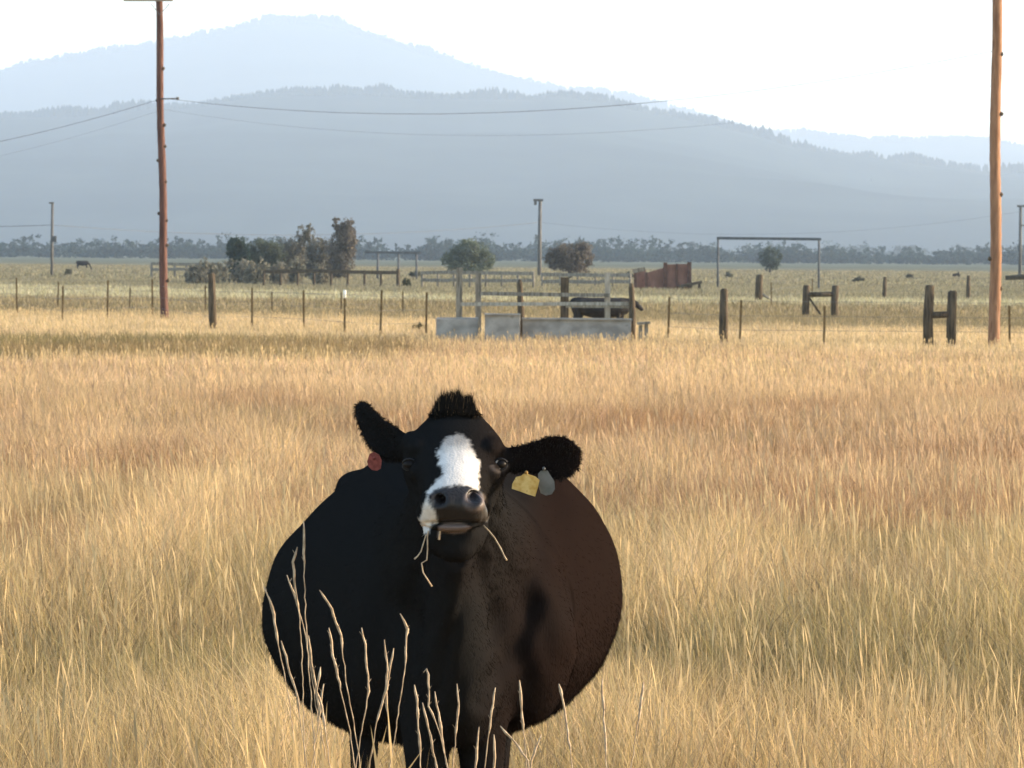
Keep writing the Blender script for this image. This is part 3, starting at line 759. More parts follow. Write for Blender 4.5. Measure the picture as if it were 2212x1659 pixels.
# folds of hide over the shoulder on the sunny side, small hollows
fx = co[:, 0] - NX
wr = np.sin((fx * .9 + (co[:, 2] - 1.0) * .55) * 52 + 2.2 * vnoise(co[:, 0] * 8, co[:, 2] * 5, 1, 4)) * sstep(.04, .16, fx) * (1 - sstep(.30, .42, fx)) * (co[:, 1] < 12.1) * (co[:, 1] > 11.45) * sstep(.75, .95, co[:, 2])
co += nrm * (wr * .006)[:, None]
co += nrm * ((vnoise(co[:, 0] * 9 + co[:, 1] * 4, co[:, 2] * 7, 1, 6) - .5) * .010)[:, None] * (co[:, 1] > 11.4)[:, None]
def crease(pts, wpx, depth, ridge=.4):
    P = [(241.3 + .18735 * a, 457.1 + .18735 * b) for a, b in pts]; dd = np.full(len(px), 1e9)
    for a, b in zip(P[:-1], P[1:]):
        a = np.array(a); e = np.array(b) - a; t = np.clip(((px - a[0]) * e[0] + (py - a[1]) * e[1]) / (e @ e), 0, 1)
        dd = np.minimum(dd, np.hypot(px - a[0] - e[0] * t, py - a[1] - e[1] * t))
    m = (co[:, 1] > 11.2) & (co[:, 1] < 12.7) & (nrm[:, 1] < .1)
    q = dd / wpx
    co[:] += (nrm * (np.where(m, -np.exp(-q * q) + ridge * np.exp(-((q - 2.2) / .9) ** 2), 0) * depth)[:, None])
crease([(1300, 250), (1390, 330), (1450, 430), (1490, 560)], 3.5, .004)
crease([(1340, 420), (1370, 520), (1350, 640)], 3.5, .003)
crease([(1290, 560), (1230, 700), (1170, 850), (1090, 1000), (1050, 1250)], 6.0, .008)
crease([(1560, 780), (1500, 930), (1420, 1080), (1330, 1180), (1270, 1300)], 7.0, .009)
crease([(930, 640), (890, 760), (900, 900), (940, 1100)], 6.0, .006)
crease([(720, 220), (590, 480), (540, 780), (600, 1080), (700, 1250)], 9.0, .008)
crease([(1720, 300), (1760, 560), (1740, 820)], 16.0, .008)
crease([(1860, 420), (1900, 700), (1840, 950)], 14.0, .007)
root = empty('cow', (XC, 12.2, 0), 'big round black cow with a white face blaze, facing the viewer and chewing grass', 'cow')
RO = np.array([XC, 12.2, 0.0])
cm.vertices.foreach_set('co', (co - RO).astype(np.float32).ravel()); cm.update()
BLZ = [H1(*q) for q in [(800, 425), (870, 408), (925, 425), (965, 450), (985, 510), (1015, 565), (1052, 615), (1048, 720), (1040, 838), (985, 812), (900, 800), (820, 808), (740, 815), (695, 835), (668, 870), (655, 930), (700, 985), (722, 1040), (715, 1090), (690, 1110), (655, 1165), (615, 1185), (597, 1130), (588, 1055), (612, 980), (636, 910), (650, 850), (680, 800), (725, 760), (775, 715), (768, 668), (728, 640), (738, 580), (706, 545), (750, 520), (760, 470)]]
PADP = [H1(*q) for q in [(670, 880), (700, 845), (740, 822), (830, 812), (905, 806), (985, 818), (1060, 845), (1105, 890), (1120, 960), (1130, 1040), (1110, 1085), (900, 1098), (730, 1092), (722, 1040), (700, 985), (660, 930)]]
LIPP = [H1(*q) for q in [(735, 1120), (780, 1098), (900, 1092), (950, 1105), (985, 1130), (940, 1160), (860, 1178), (800, 1165), (760, 1160), (742, 1200), (725, 1200)]]
sdb = poly_sd(px, py, BLZ) + 2.6 * (vnoise(px, py, 1.6, 8) - .5) + 2.5 * (vnoise(px, py, 4, 9) - .5)
front = headm & (nrm[:, 1] < .25)
blz = np.where(front, np.clip(sdb / 3.0 + .45, 0, 1), 0)
skin = np.where(front, np.clip(poly_sd(px, py, PADP) / 1.6 + .5, 0, 1), 0) * (1 - blz)
lip = np.where(headm & (nrm[:, 1] < .1) & (co[:, 1] < 11.02), np.clip((poly_sd(px, py, LIPP)) / 1.6 + .5, 0, 1), 0)
rim = np.clip(np.exp(-(((np.hypot((px - nr[0] + 0) / 9.0, (py - nr[1] - 4) / 8.5) - 1) / .28) ** 2)) * (py > nr[1] - 4), 0, 1) * front
nos = np.clip(f1 * 1.3 + f2 * 1.3, 0, 1)
base = np.array([[.0102, .0100, .0098]]) * (1 + .0 * px[:, None])
# warm sunlight painted into the coat as brown, on the flank and chest of the left side of the animal
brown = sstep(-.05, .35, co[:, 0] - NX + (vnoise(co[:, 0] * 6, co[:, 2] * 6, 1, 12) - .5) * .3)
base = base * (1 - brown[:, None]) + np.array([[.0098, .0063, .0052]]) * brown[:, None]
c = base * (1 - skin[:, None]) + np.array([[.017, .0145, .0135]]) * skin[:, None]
c = c * (1 - rim[:, None]) + np.array([[.10, .078, .070]]) * rim[:, None]
c = c * (1 - lip[:, None]) + np.array([[.13, .098, .088]]) * lip[:, None]
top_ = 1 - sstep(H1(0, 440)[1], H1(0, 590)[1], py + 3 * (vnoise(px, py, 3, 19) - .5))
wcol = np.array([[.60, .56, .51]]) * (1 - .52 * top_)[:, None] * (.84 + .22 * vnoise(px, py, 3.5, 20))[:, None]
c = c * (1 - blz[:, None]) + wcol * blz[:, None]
# light lower eyelid of the eye on the sunny side
ey = H1(1205, 655); q = np.hypot((px - ey[0]) / 7.5, (py - ey[1]) / 5.0); lid = np.exp(-((q - 1) / .3) ** 2) * (py > ey[1] - 1) * front
c = c * (1 - .35 * lid[:, None]) + np.array([[.13, .11, .10]]) * .35 * lid[:, None]
c = c * (1 - nos[:, None]) + np.array([[.012, .008, .007]]) * nos[:, None]
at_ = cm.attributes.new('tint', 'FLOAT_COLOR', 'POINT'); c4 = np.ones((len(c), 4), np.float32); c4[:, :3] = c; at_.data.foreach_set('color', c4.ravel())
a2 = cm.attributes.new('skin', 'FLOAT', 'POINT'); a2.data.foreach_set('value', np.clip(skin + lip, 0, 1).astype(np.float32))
cm.polygons.foreach_set('use_smooth', [True] * len(cm.polygons))
mc, n, b = mat_new('black_hide')
at = n.nodes.new('ShaderNodeAttribute'); at.attribute_name = 'tint'; n.links.new(at.outputs['Color'], b.inputs['Base Color'])
ak = n.nodes.new('ShaderNodeAttribute'); ak.attribute_name = 'skin'
mr = n.nodes.new('ShaderNodeMapRange'); mr.inputs[3].default_value = .62; mr.inputs[4].default_value = .42; n.links.new(ak.outputs['Fac'], mr.inputs[0]); n.links.new(mr.outputs[0], b.inputs['Roughness'])
ms = n.nodes.new('ShaderNodeMapRange'); ms.inputs[3].default_value = .015; ms.inputs[4].default_value = .22; n.links.new(ak.outputs['Fac'], ms.inputs[0]); n.links.new(ms.outputs[0], b.inputs['Specular IOR Level'])
b.inputs['Specular IOR Level'].default_value = .015
b.inputs['Sheen Weight'].default_value = .0; b.inputs['Sheen Roughness'].default_value = .4; b.inputs['Sheen Tint'].default_value = (.9, .8, .75, 1)
df = n.nodes.new('ShaderNodeBsdfDiffuse'); mxs = n.nodes.new('ShaderNodeMixShader'); n.links.new(at.outputs['Color'], df.inputs[0])
n.links.new(ak.outputs['Fac'], mxs.inputs[0]); n.links.new(df.outputs[0], mxs.inputs[1]); n.links.new(b.outputs[0], mxs.inputs[2]); n.links.new(mxs.outputs[0], n.nodes['Material Output'].inputs['Surface'])
tc = n.nodes.new('ShaderNodeTexCoord'); mp = n.nodes.new('ShaderNodeMapping'); mp.inputs['Scale'].default_value = (1, 1, .22)
no = n.nodes.new('ShaderNodeTexNoise'); no.inputs['Scale'].default_value = 170; no.inputs['Detail'].default_value = 3
bp = n.nodes.new('ShaderNodeBump'); bp.inputs['Strength'].default_value = .3; bp.inputs['Distance'].default_value = .006
n.links.new(tc.outputs['Object'], mp.inputs[0]); n.links.new(mp.outputs[0], no.inputs['Vector']); n.links.new(no.outputs[0], bp.inputs['Height']); n.links.new(bp.outputs[0], b.inputs['Normal']); n.links.new(bp.outputs[0], df.inputs['Normal'])
cm.materials.append(mc)
body = bpy.data.objects.new('body', cm); COL.objects.link(body); body.parent = root
# hair: short coat over the body, longer on the ears and crown
mh, n, b = mat_new('cow_hair')
at = n.nodes.new('ShaderNodeAttribute'); at.attribute_name = 'tint'
df = n.nodes.new('ShaderNodeBsdfDiffuse'); n.links.new(at.outputs['Color'], df.inputs[0]); n.links.new(df.outputs[0], n.nodes['Material Output'].inputs['Surface']); n.nodes.remove(b)
def hairs(name, P, N, L, wd, C, seed=1, curl=.25, parent=root, drop=.18):
    r = np.random.default_rng(seed); n_ = len(P)
    N = N + r.normal(size=N.shape) * curl; N /= np.linalg.norm(N, axis=1)[:, None]
    S_ = np.cross(N, np.array([0, 1.0, 0.1])); S_ /= np.linalg.norm(S_, axis=1)[:, None] + 1e-9
    mid = P + N * (L * .55)[:, None]; tip = P + N * L[:, None] + np.array([0, 0, -1.0])[None, :] * (L * drop)[:, None]
    V = np.stack([P - S_ * wd, P + S_ * wd, mid - S_ * wd * .7, mid + S_ * wd * .7, tip], 1).reshape(-1, 3) - RO
    o = (np.arange(n_) * 5)[:, None]
    return mesh_np(name, V, tris=np.array([[2, 3, 4]]) + o, quads=np.array([[0, 1, 3, 2]]) + o, mat=mh, parent=parent, cols=np.repeat(C, 5, 0))
r = np.random.default_rng(5)
nrm = no_of(cm)
isear = ((px < 398) & (py < 462) & (co[:, 1] < 11.45)) | ((px > 512) & (py < 482) & (co[:, 1] < 11.36))
idx = np.where((co[:, 1] > 10.85) & (nrm[:, 1] < .35) & (skin + lip + nos + f3 < .1) & ~isear & (co[:, 2] > .2))[0]
i = r.choice(idx, 120000); 
Nn = nrm[i] * .22 + np.array([0, .35, -.75])[None, :] * .9
onhead = co[i, 1] < 11.3
hairs('coat_hair', co[i] - nrm[i] * .002, Nn, np.where(onhead, .008, .013) * r.uniform(.6, 1.3, len(i)), .0005, c[i] * r.uniform(.8, 1.25, len(i))[:, None], 2)
idx = np.where(isear)[0]; i = r.choice(idx, 7000)
hairs('ear_hair', co[i] - nrm[i] * .002, nrm[i] * .9 + np.array([0, -.1, -.25])[None, :], .0095 * r.uniform(.4, 1.6, len(i)), .0008, np.array([[.012, .0095, .008]]) * r.uniform(.7, 2.0, len(i))[:, None], 3, .35)
# poll tuft: locks that end in separate wispy points
TIPS = [(672, 262), (690, 228), (705, 180), (722, 140), (745, 100), (768, 78), (795, 84), (818, 68), (845, 60), (880, 58), (893, 72), (915, 125), (938, 102), (962, 88), (985, 88), (992, 130), (1006, 190), (1035, 238), (830, 105), (790, 118), (960, 130), (760, 150), (860, 100), (905, 140), (1055, 265), (935, 150), (740, 185), (975, 180)]
P = []; TP = []
for (tx_, ty_) in TIPS:
    bx = 862 + (tx_ - 862) * .86; tip = W(*H1(tx_, ty_ - 4), 11.27)
    for k in range(190):
        by = 215 + abs(bx - 862) * .28
        b_ = W(*H1(bx + r.normal(0, 24), by + abs(r.normal(0, 42)) - 8), 11.24 + r.uniform(-.03, .07))
        f = min(1.1, abs(r.normal(.82, .17))); q_ = Vector((r.normal(0, .0028), r.normal(0, .010), r.normal(0, .003)))
        P.append(b_); TP.append(b_.lerp(tip, f) + q_ + Vector((r.normal(0, .004) * (1.1 - f), 0, 0)))
P = np.array([list(p) for p in P]); TP = np.array([list(p) for p in TP])
D_ = TP - P; L = np.linalg.norm(D_, axis=1); D_ /= L[:, None]
hairs('poll_tuft', P, D_, L, .0007, np.array([[.010, .0085, .007]]) + (r.random((len(L), 1)) < .07) * np.clip(L[:, None] - .035, 0, 1) * np.array([[2.6, 1.6, .7]]), 4, .07, drop=.03)
# eyes
for (q, lab, s) in ((H1(508, 642), None, -1), (H1(1212, 640), 'pale-rimmed eye on the sunny side', 1)):
    mb = MB(); p = W(q[0], q[1], 11.3)
    m = (np.hypot(px - q[0], py - q[1]) < 3.0) & headm
    D = co[m, 1].min() + .015; p = W(q[0], q[1], D)
    ball(mb, tuple(p), (.017, .017, .0145), 16, 10)
    me_, n, b = mat_new('eye_dark'); b.inputs['Base Color'].default_value = (.008, .006, .005, 1); b.inputs['Roughness'].default_value = .42; b.inputs['Specular IOR Level'].default_value = .12
    eo = mb.build('eye', me_, root, True)
    if lab: eo['label'] = lab
    # sclera crescent
    if s == 1:
        mw, n, b = mat_new('eye_white'); b.inputs['Base Color'].default_value = (.20, .19, .18, 1); b.inputs['Roughness'].default_value = .35
        mb = MB(); pts = []
        for a in np.linspace(R(120), R(265), 9): pts.append(W(q[0] + math.cos(a) * 5.0, q[1] - math.sin(a) * 4.4, D - .0125))
        mb.tube(pts, [.001, .0022, .0032, .0038, .004, .0036, .003, .002, .001], 6)
        mb.build('eye_rim', mw, root, True)
    # lids
    mb = MB()
    for sg, rr in ((1, .0055), (-1, .0048)):
        pts = [W(q[0] + math.cos(a) * 6.6, q[1] - sg * math.sin(a) * 5.4, D - .011 + .006 * abs(math.cos(a))) for a in np.linspace(R(5), R(175), 9)]
        mb.tube(pts, [rr * .25] + [rr * .62] * 7 + [rr * .25], 7)
    ml = noisy('eyelid', (.006, .005, .005), (.012, .010, .009), 80, bump=0, rough=.5)
    mb.build('eyelid', ml, root, True)
# ear tags
def plate(name, label, pts, D, mat, th=.0025, stem=None):
    ps = [W(*H1(*q), D) for q in pts]; k = len(ps)
    v = [p + Vector((0, -th, 0)) for p in ps] + [p + Vector((0, th, 0)) for p in ps]
    f = [tuple(range(k)), tuple(range(2 * k - 1, k - 1, -1))] + [(i, (i + 1) % k + 0, (i + 1) % k + k, i + k) for i in range(k)]
    mb = MB(); mb.add(v, f)
    o = mb.build(name, mat, root); o['label'] = label
    if stem:
        sm = MB(); a = W(*H1(*stem), D - .004)
        sm.tube([a + Vector((0, -.005, 0)), a + Vector((0, .02, 0))], .0045, 10)
        b2 = sm.build('tag_button', mat, o, True, origin=None)
    return o
M_red = noisy('red_tag', (.15, .032, .025), (.24, .055, .042), 90, bump=0, rough=.45)
M_yel = noisy('yellow_tag', (.42, .24, .045), (.62, .44, .16), 38, bump=0, rough=.5, c3=(.28, .14, .03))
M_gry = noisy('grey_tag', (.085, .088, .08), (.13, .13, .122), 30, bump=0, rough=.35)
plate('ear_tag', 'dull red ear tag under the raised ear', [(205, 560), (238, 545), (278, 566), (298, 610), (292, 672), (262, 690), (222, 684), (196, 655), (186, 618)], 11.27, M_red, stem=(240, 592))
plate('ear_tag', 'yellow square ear tag under the level ear', [(1330, 738), (1372, 728), (1390, 712), (1420, 714), (1480, 735), (1512, 762), (1500, 815), (1478, 888), (1425, 872), (1360, 848), (1298, 828), (1302, 790)], 11.135, M_yel, stem=(1410, 705))
plate('ear_tag', 'grey round-ended ear tag behind the yellow one', [(1500, 715), (1520, 690), (1575, 688), (1592, 720), (1625, 770), (1630, 830), (1605, 870), (1560, 880), (1520, 862), (1500, 800)], 11.155, M_gry, stem=(1545, 675))
# straws held in the mouth
def straw(label, pts, D0, D1, rad=.0016):
    k = len(pts); P = [W(*H1(*q), D0 + (D1 - D0) * i / (k - 1)) for i, q in enumerate(pts)]
    mb = MB(); mb.tube(P, [rad * .9] + [rad] * (k - 2) + [rad * 1.4], 6)
    o = mb.build('grass_straw', M_stalk, None, True, origin=P[0])
    return tag(o, label, 'straw', 'straws hanging from the cow\'s mouth')
straw('pale straw slanting out of the cow\'s mouth on the right', [(1080, 1110), (1120, 1150), (1165, 1205), (1215, 1290), (1240, 1345), (1258, 1378)], 10.96, 10.93, .0019)
straw('long bent straw hanging from the left corner of the cow\'s mouth', [(655, 1150), (650, 1200), (650, 1300), (645, 1375), (605, 1400), (615, 1470), (640, 1510), (685, 1580)], 10.94, 10.93, .0017)
straw('short twisted straw leftmost at the cow\'s mouth', [(640, 1180), (618, 1250), (600, 1310), (575, 1345), (550, 1368)], 10.95, 10.93, .0017)
straw('stubby straw at the left end of the cow\'s pale lower lip', [(765, 1125), (745, 1160), (738, 1220)], 10.93, 10.92, .0022)

#%%COWE%%

#%%THS%%
# ------------------------------------------------------------------ poles and wires
def gp(x, D):
    p = Q(x, 600, D); return Vector((p.x, D, 0))
def wood_pole(label, D, base, top, r0, r1, mat, knobs, seed=1, lean_pts=None):
    b = Q(base[0], 700, D); b.z = 0
    t = Q(top[0], 0, D); t = b.lerp(t, 1.0)
    root = empty('utility_pole', b, label, 'utility pole')
    H = 9.6; dirv = (Vector((t.x, D, t.z)) - b); dirv = dirv / dirv.z
    mb = MB(); r = random.Random(seed); pts = []; rad = []
    n_ = 60
    for i in range(n_ + 1):
        z = -.3 + (H + .3) * i / n_
        p = b + dirv * z + Vector((.018 * math.sin(z * 1.3 + seed), 0, 0))
        pts.append(p); rad.append((r0 + (r1 - r0) * i / n_) * (1 + r.uniform(-.035, .035)))
    mb.tube(pts, rad, 16, .02)
    mb.build('shaft', mat, root, True)
    for z, s in knobs:
        kb = MB()
        p = b + dirv * z + Vector((s * (r0 + (r1 - r0) * z / H), -.04, 0))
        kb.tube([p - Vector((.0, 0, .05)), p, p + Vector((0, 0, .05))], [.02, .05, .015], 7, .2)
        kb.build('knot', M_dark_wood, root, True)
    return root, b, dirv
L_root, Lb, Ld = wood_pole('tall reddish brown utility pole with a crossarm, standing left at the fence', 121, (356, 0), (343, 0), .118, .095, M_pole_red, [(2.2, 1), (3.1, -1), (4.0, 1), (5.0, 1), (6.3, -1), (7.2, 1), (2.9, 1), (4.6, -1), (5.6, 1), (1.2, 1)], 3)
R_root, Rb, Rd = wood_pole('tall sunlit tan utility pole standing at the right edge', 93, (2149, 0), (2153, 0), .130, .106, M_pole_tan, [(6.45, 1), (5.15, 1), (3.4, 1), (2.0, -1), (1.35, 1)], 5)
M_arm = noisy('crossarm_wood', (.20, .17, .13), (.32, .28, .21), 4, (.4, 3, 3), .9, .2)
# crossarm of the left pole, its lower edge just inside the picture
a0 = Q(268, 3.4, 121); a1 = Q(367, 3.4, 121)
mb = MB(); mb.beam(Vector((a0.x, 120.84, a0.z + .065)), Vector((a1.x + .1, 120.84, a1.z + .065)), .10, .13)
mb.build('crossarm', M_arm, L_root)
for x in (a0.x + .1, a0.x + .9, a1.x - .1):
    mb = MB(); mb.tube([(x, 120.84, a0.z + .08), (x, 120.84, a0.z + .17), (x, 120.84, a0.z + .23)], [.02, .045, .03], 8)
    mb.build('insulator', M_far_wood, L_root, True)
mb = MB()
for s, x in ((-1, 326), (1, 366)): mb.tube([Q(x, 8, 120.86), Q(345, 32, 120.86)], .012, 5)
mb.build('brace', M_wire, L_root)
# bracket that carries the low cable
for root, p in ((L_root, Q(352, 214, 120.8)), ):
    mb = MB(); mb.tube([p + Vector((-.05, 0, 0)), p + Vector((.42, -.05, .02))], .018, 6); mb.tube([p + Vector((.42, -.05, -.02)), p + Vector((.42, -.05, .06))], .04, 8)
    mb.build('cable_bracket', M_far_wood, root, True)
def cable(label, a, b, sag, r, mat=M_wire, n=60, group=None):
    mb = MB(); a = Vector(a); b = Vector(b)
    mb.tube([a.lerp(b, i / n) - Vector((0, 0, sag * 4 * (i / n) * (1 - i / n))) for i in range(n + 1)], r, 5)
    o = mb.build('cable', mat, None, True, origin=a)
    return tag(o, label, 'cable', group)
Lp = Q(352, 212, 120.9); Rp = Rb + Rd * Q(2150, 109, 93).z; Rp.z = Q(2150, 109, 93).z
mid = Q(1000, 266, 110)
sag = (Lp.z + Rp.z) / 2 - mid.z
cable('thick sagging cable strung between the two tall poles across the hills', Lp, Rp, sag * .80, .0065)
Lp2 = Q(352, 236, 120.9); Rp2 = Rp + Vector((0, 0, -.75))
cable('faint lower cable hanging below the thick one between the tall poles', Lp2, Rp2, sag * .86, .0022)
off = Q(-700, 360, 150); 
cable('thick cable running from the reddish pole out of the left side', Lp, off, .75, .0065)
cable('faint lower cable running from the reddish pole out of the left side', Lp2, off + Vector((0, 0, -.6)), .8, .0022)
def far_pole(label, D, x, ytop, w_, arms, group=None, ybase=None):
    b = gp(x, D); zt = Q(x, ytop, D).z
    root = empty('utility_pole', b, label, 'utility pole', group)
    mb = MB(); mb.tube([b - Vector((0, 0, .2)), b.lerp(Vector((b.x, D, zt)), .5), (b.x + .02, D, zt)], [w_ * .55, w_ * .5, w_ * .42], 8)
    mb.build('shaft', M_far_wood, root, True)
    if arms:
        for k, (x0, x1, dz, ht) in enumerate(arms):
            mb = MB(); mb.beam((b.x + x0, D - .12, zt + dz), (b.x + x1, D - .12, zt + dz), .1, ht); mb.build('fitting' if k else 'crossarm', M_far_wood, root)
    return b, zt
P1 = far_pole('thin distant utility pole at the far left', 350, 112, 437, .24, [(-.25, .15, -.05, .12), (.1, .38, -3.0, .5)])
P2 = far_pole('distant utility pole with a short arm on top, between the round trees', 400, 1165, 430, .36, [(-.62, .30, -.10, .22), (-.55, -.30, -.38, .35)])
b = gp(2203, 400); zt = Q(2203, 443, 400).z
root = empty('utility_pole', b, 'distant two-legged pole frame cut by the right edge', 'utility pole')
for dx in (0, 3.2):
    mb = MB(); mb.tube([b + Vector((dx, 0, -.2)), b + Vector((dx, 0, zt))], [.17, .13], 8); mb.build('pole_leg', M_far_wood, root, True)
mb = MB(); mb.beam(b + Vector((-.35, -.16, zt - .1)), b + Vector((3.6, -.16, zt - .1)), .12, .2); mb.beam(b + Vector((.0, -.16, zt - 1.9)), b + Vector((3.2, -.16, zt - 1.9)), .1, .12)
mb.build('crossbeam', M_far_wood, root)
p1t = Vector((P1[0].x, 350, Q(112, 486, 350).z)); p2t = Vector((P2[0].x, 400, Q(1165, 480, 400).z))
cable('far thin wire from the left distant pole out of the left side', p1t, Q(-500, 470, 360), .4, .022)
cable('far thin wire between the left and the middle distant poles', p1t, p2t, 1.0, .016)
cable('far thin wire from the middle distant pole to the right edge frame', p2t, Vector((b.x, 400, zt - .6)), 1.6, .008)

# ------------------------------------------------------------------ timber gates, rails, fences
def frame_gate(label, D, xs, ytop, w_, bar=.3, name='ranch_gate', over=0):
    b = gp(xs[0], D); zt = Q(xs[0], ytop, D).z
    root = empty(name, b, label, 'gate frame' if name == 'ranch_gate' else 'timber frame')
    for x in xs:
        p = gp(x, D); mb = MB(); mb.tube([p - Vector((0, 0, .2)), p + Vector((rnd.uniform(-.03, .03), 0, zt))], [w_ * .5, w_ * .45], 8, .04)
        mb.build('post', M_hazed_frame, root, True)
    mb = MB(); a = gp(xs[0], D); c = gp(xs[-1], D)
    mb.beam(a + Vector((-.1 - over, -w_ * .55, zt - bar * .4)), c + Vector((.1 + over * .3, -w_ * .55, zt - bar * .5)), w_ * .5, bar)
    mb.build('top_beam', M_hazed_frame, root)
    return root
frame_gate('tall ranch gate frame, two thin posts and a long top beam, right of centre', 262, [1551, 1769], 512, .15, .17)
frame_gate('low timber frame with a long flat top right of the tall willow', 330, [816, 861, 900], 543, .18, .18, 'pasture_shelter', .9)
def rail_fence(label, D, x0, x1, n_, h, mat, rails=(.95,), post_w=.14, rail_h=.13, end=None):
    a = gp(x0, D); b = gp(x1, D)
    root = empty('rail_fence', a, label, 'rail fence')
    for i in range(n_):
        p = a.lerp(b, i / (n_ - 1)); e = end if (end and i == n_ - 1) else 1
        mb = MB(); mb.tube([p - Vector((0, 0, .2)), p + Vector((rnd.uniform(-.03, .03), 0, h * (1 + rnd.uniform(0, .08)) * e))], post_w * .5 * (1.5 if e != 1 else 1), 7, .06)
        mb.build('post', mat, root, True)
    for r_ in rails:
        mb = MB(); m = max(2, n_ // 2)
        for i in range(m):
            mb.beam(a.lerp(b, i / m) + Vector((0, -post_w * .7, h * r_ + rnd.uniform(-.03, .03))), a.lerp(b, (i + 1.0) / m) + Vector((0, -post_w * .7, h * r_ + rnd.uniform(-.03, .03))), .06, rail_h)
        mb.build('rail', mat, root)
    return root
rail_fence('long dark rail fence running under the tree cluster to a stout end post', 250, 570, 860, 9, .98, M_dark_wood, (.96,), .15, .2, 1.12)
rail_fence('weathered plank fence left of the tree cluster, behind the reddish pole', 330, 328, 478, 7, 1.15, M_grey_wood, (.95, .6), .2, .22)
rail_fence('grey rail fence standing behind the feeding pen', 252, 912, 1153, 8, .98, M_grey_wood, (.95, .5), .15, .20)
rail_fence('pale grey plank fence between the feeding pen and the rusty chute', 262, 1172, 1362, 6, .9, M_grey_wood, (.9, .45), .15, .22)
# barbed wire fences
def wire_fence(label, posts, wires=(.35, .62, .9), end_pts=()):
    """posts: (x, D, height, kind)"""
    b = gp(posts[0][0], posts[0][1]); root = empty('wire_fence', b, label, 'wire fence')
    tops = []
    for (x, D, h, kind) in posts:
        p = gp(x, D); mb = MB(); lx = rnd.uniform(-.03, .03)
        if kind == 't':
            mb.box((p.x, D, h / 2 - .1), (.048, .012, h + .2)); mb.box((p.x, D + .018, h / 2 - .1), (.012, .030, h + .16))
            for k in range(9): mb.box((p.x, D - .010, .25 + k * h * .09), (.03, .012, .015))
            for v_i in range(len(mb.v)):
                v_ = mb.v[v_i]; mb.v[v_i] = (v_[0] + lx * v_[2], v_[1], v_[2])
            mb.build('post', M_rust_post, root)
        elif kind == 'w':
            mb.tube([p - Vector((0, 0, .3)), p + Vector((lx, 0, h * .45)), p + Vector((lx * 2, 0, h * .97)), p + Vector((lx * 2, 0, h))], [.105, .10, .085, .05], 9, .08)
            mb.build('post', M_dark_wood, root, True)
        elif kind == 'cap':
            mb.box((p.x, D, h / 2 - .1), (.05, .012, h + .2)); mb.box((p.x, D + .018, h / 2 - .1), (.012, .030, h + .16))
            po = mb.build('post', M_rust_post, root); po['label'] = 'steel post with a white top'
            mb = MB(); mb.tube([p + Vector((0, -.01, h - .16)), p + Vector((0, -.01, h + .01)), p + Vector((0, -.01, h + .03))], [.035, .035, .02], 9)
            mb.build('cap', M_white, po, True)
        tops.append((p, h))
    for f in wires:
        mb = MB()
        P = [p + Vector((0, -.03, 1.15 * f)) for p, h in tops] 
        mb.tube(P, .0035, 4)
        mb.build('wire', M_wire, root)
    return root
front = [(-60, 132, 1.2, 't'), (37, 128, 1.2, 't'), (135, 115, 1.08, 't'), (232, 122, 1.18, 't'), (330, 124, 1.22, 't'), (462, 106, 1.50, 'w'), (545, 107, 1.12, 't'), (657, 104, 1.1, 't'), (745, 100, 1.12, 'cap'), (822, 97, 1.18, 't'), (921, 99, 1.12, 't')]
wire_fence('barbed wire fence on the left with thin steel posts, running to the concrete troughs', front)
wire_fence('barbed wire fence with thin steel posts between the pen and the tan pole', [(1444, 97, 1.08, 't'), (1564, 94, 1.30, 'w'), (1599, 93, 1.06, 't'), (1781, 93, .95, 't'), (2183, 93, .98, 't'), (2330, 93, 1.0, 't')])
wire_fence('second fainter wire fence beyond the first, on the left', [(-40, 150, 1.1, 't'), (125, 146, .95, 't'), (280, 142, .8, 't'), (444, 142, .9, 't'), (588, 138, .75, 't'), (738, 134, .8, 't'), (871, 136, .8, 't')])
wire_fence('second fainter wire fence beyond the first, on the right', [(1667, 170, 1.0, 't'), (1755, 200, 1.0, 't'), (1910, 205, 1.1, 'w'), (2092, 205, 1.2, 'w'), (2160, 200, 1.2, 't'), (2300, 200, 1.1, 't')])
def brace(label, D, xs, hs, rail_z, diag=False, w_=.10, mat=M_dark_wood):
    b = gp(xs[0], D); root = empty('fence_brace', b, label, 'fence brace')
    P = [gp(x, D) for x in xs]
    for p, h in zip(P, hs):
        mb = MB(); lx = rnd.uniform(-.03, .03)
        mb.tube([p - Vector((0, 0, .3)), p + Vector((lx, 0, h * .5)), p + Vector((lx * .5 + .02, 0, h - .03)), p + Vector((lx * .5 + .02, 0, h))], [w_ * 1.02, w_ * .95, w_ * .9, w_ * .6], 9, .07)
        mb.build('post', mat, root, True)
    mb = MB(); mb.tube([P[0] + Vector((w_ * .6, -.02, rail_z)), P[1] + Vector((-w_ * .6, -.02, rail_z + .02))], w_ * .62, 8, .06)
    if diag: mb.tube([P[0] + Vector((w_ * .6, -.06, rail_z - .06)), P[0].lerp(P[1], .5) + Vector((0, -.06, .2))], w_ * .3, 7)
    mb.build('rail', mat, root, True)
brace('dark two-post H-shaped fence brace just left of the tan pole', 93, (2008, 2056), (1.42, 1.30), .76, False, .115)
brace('smaller, farther H-shaped fence brace with a slanting strut', 135, (1741, 1805), (1.12, 1.12), .82, True, .125)
b = gp(1639, 190); root = empty('fence_post', b, 'lone dark wooden post standing beyond the fence', 'post')
mb = MB(); mb.tube([b - Vector((0, 0, .3)), b + Vector((.02, 0, .8)), b + Vector((.05, 0, 1.18)), b + Vector((.05, 0, 1.22))], [.17, .165, .15, .10], 9, .08); mb.build('shaft', M_dark_wood, root, True)
mb = MB(); mb.tube([b + Vector((.12, 0, .35)), b + Vector((.75, .1, 0))], .06, 7, .1); mb.build('strut', M_grey_wood, root, True)

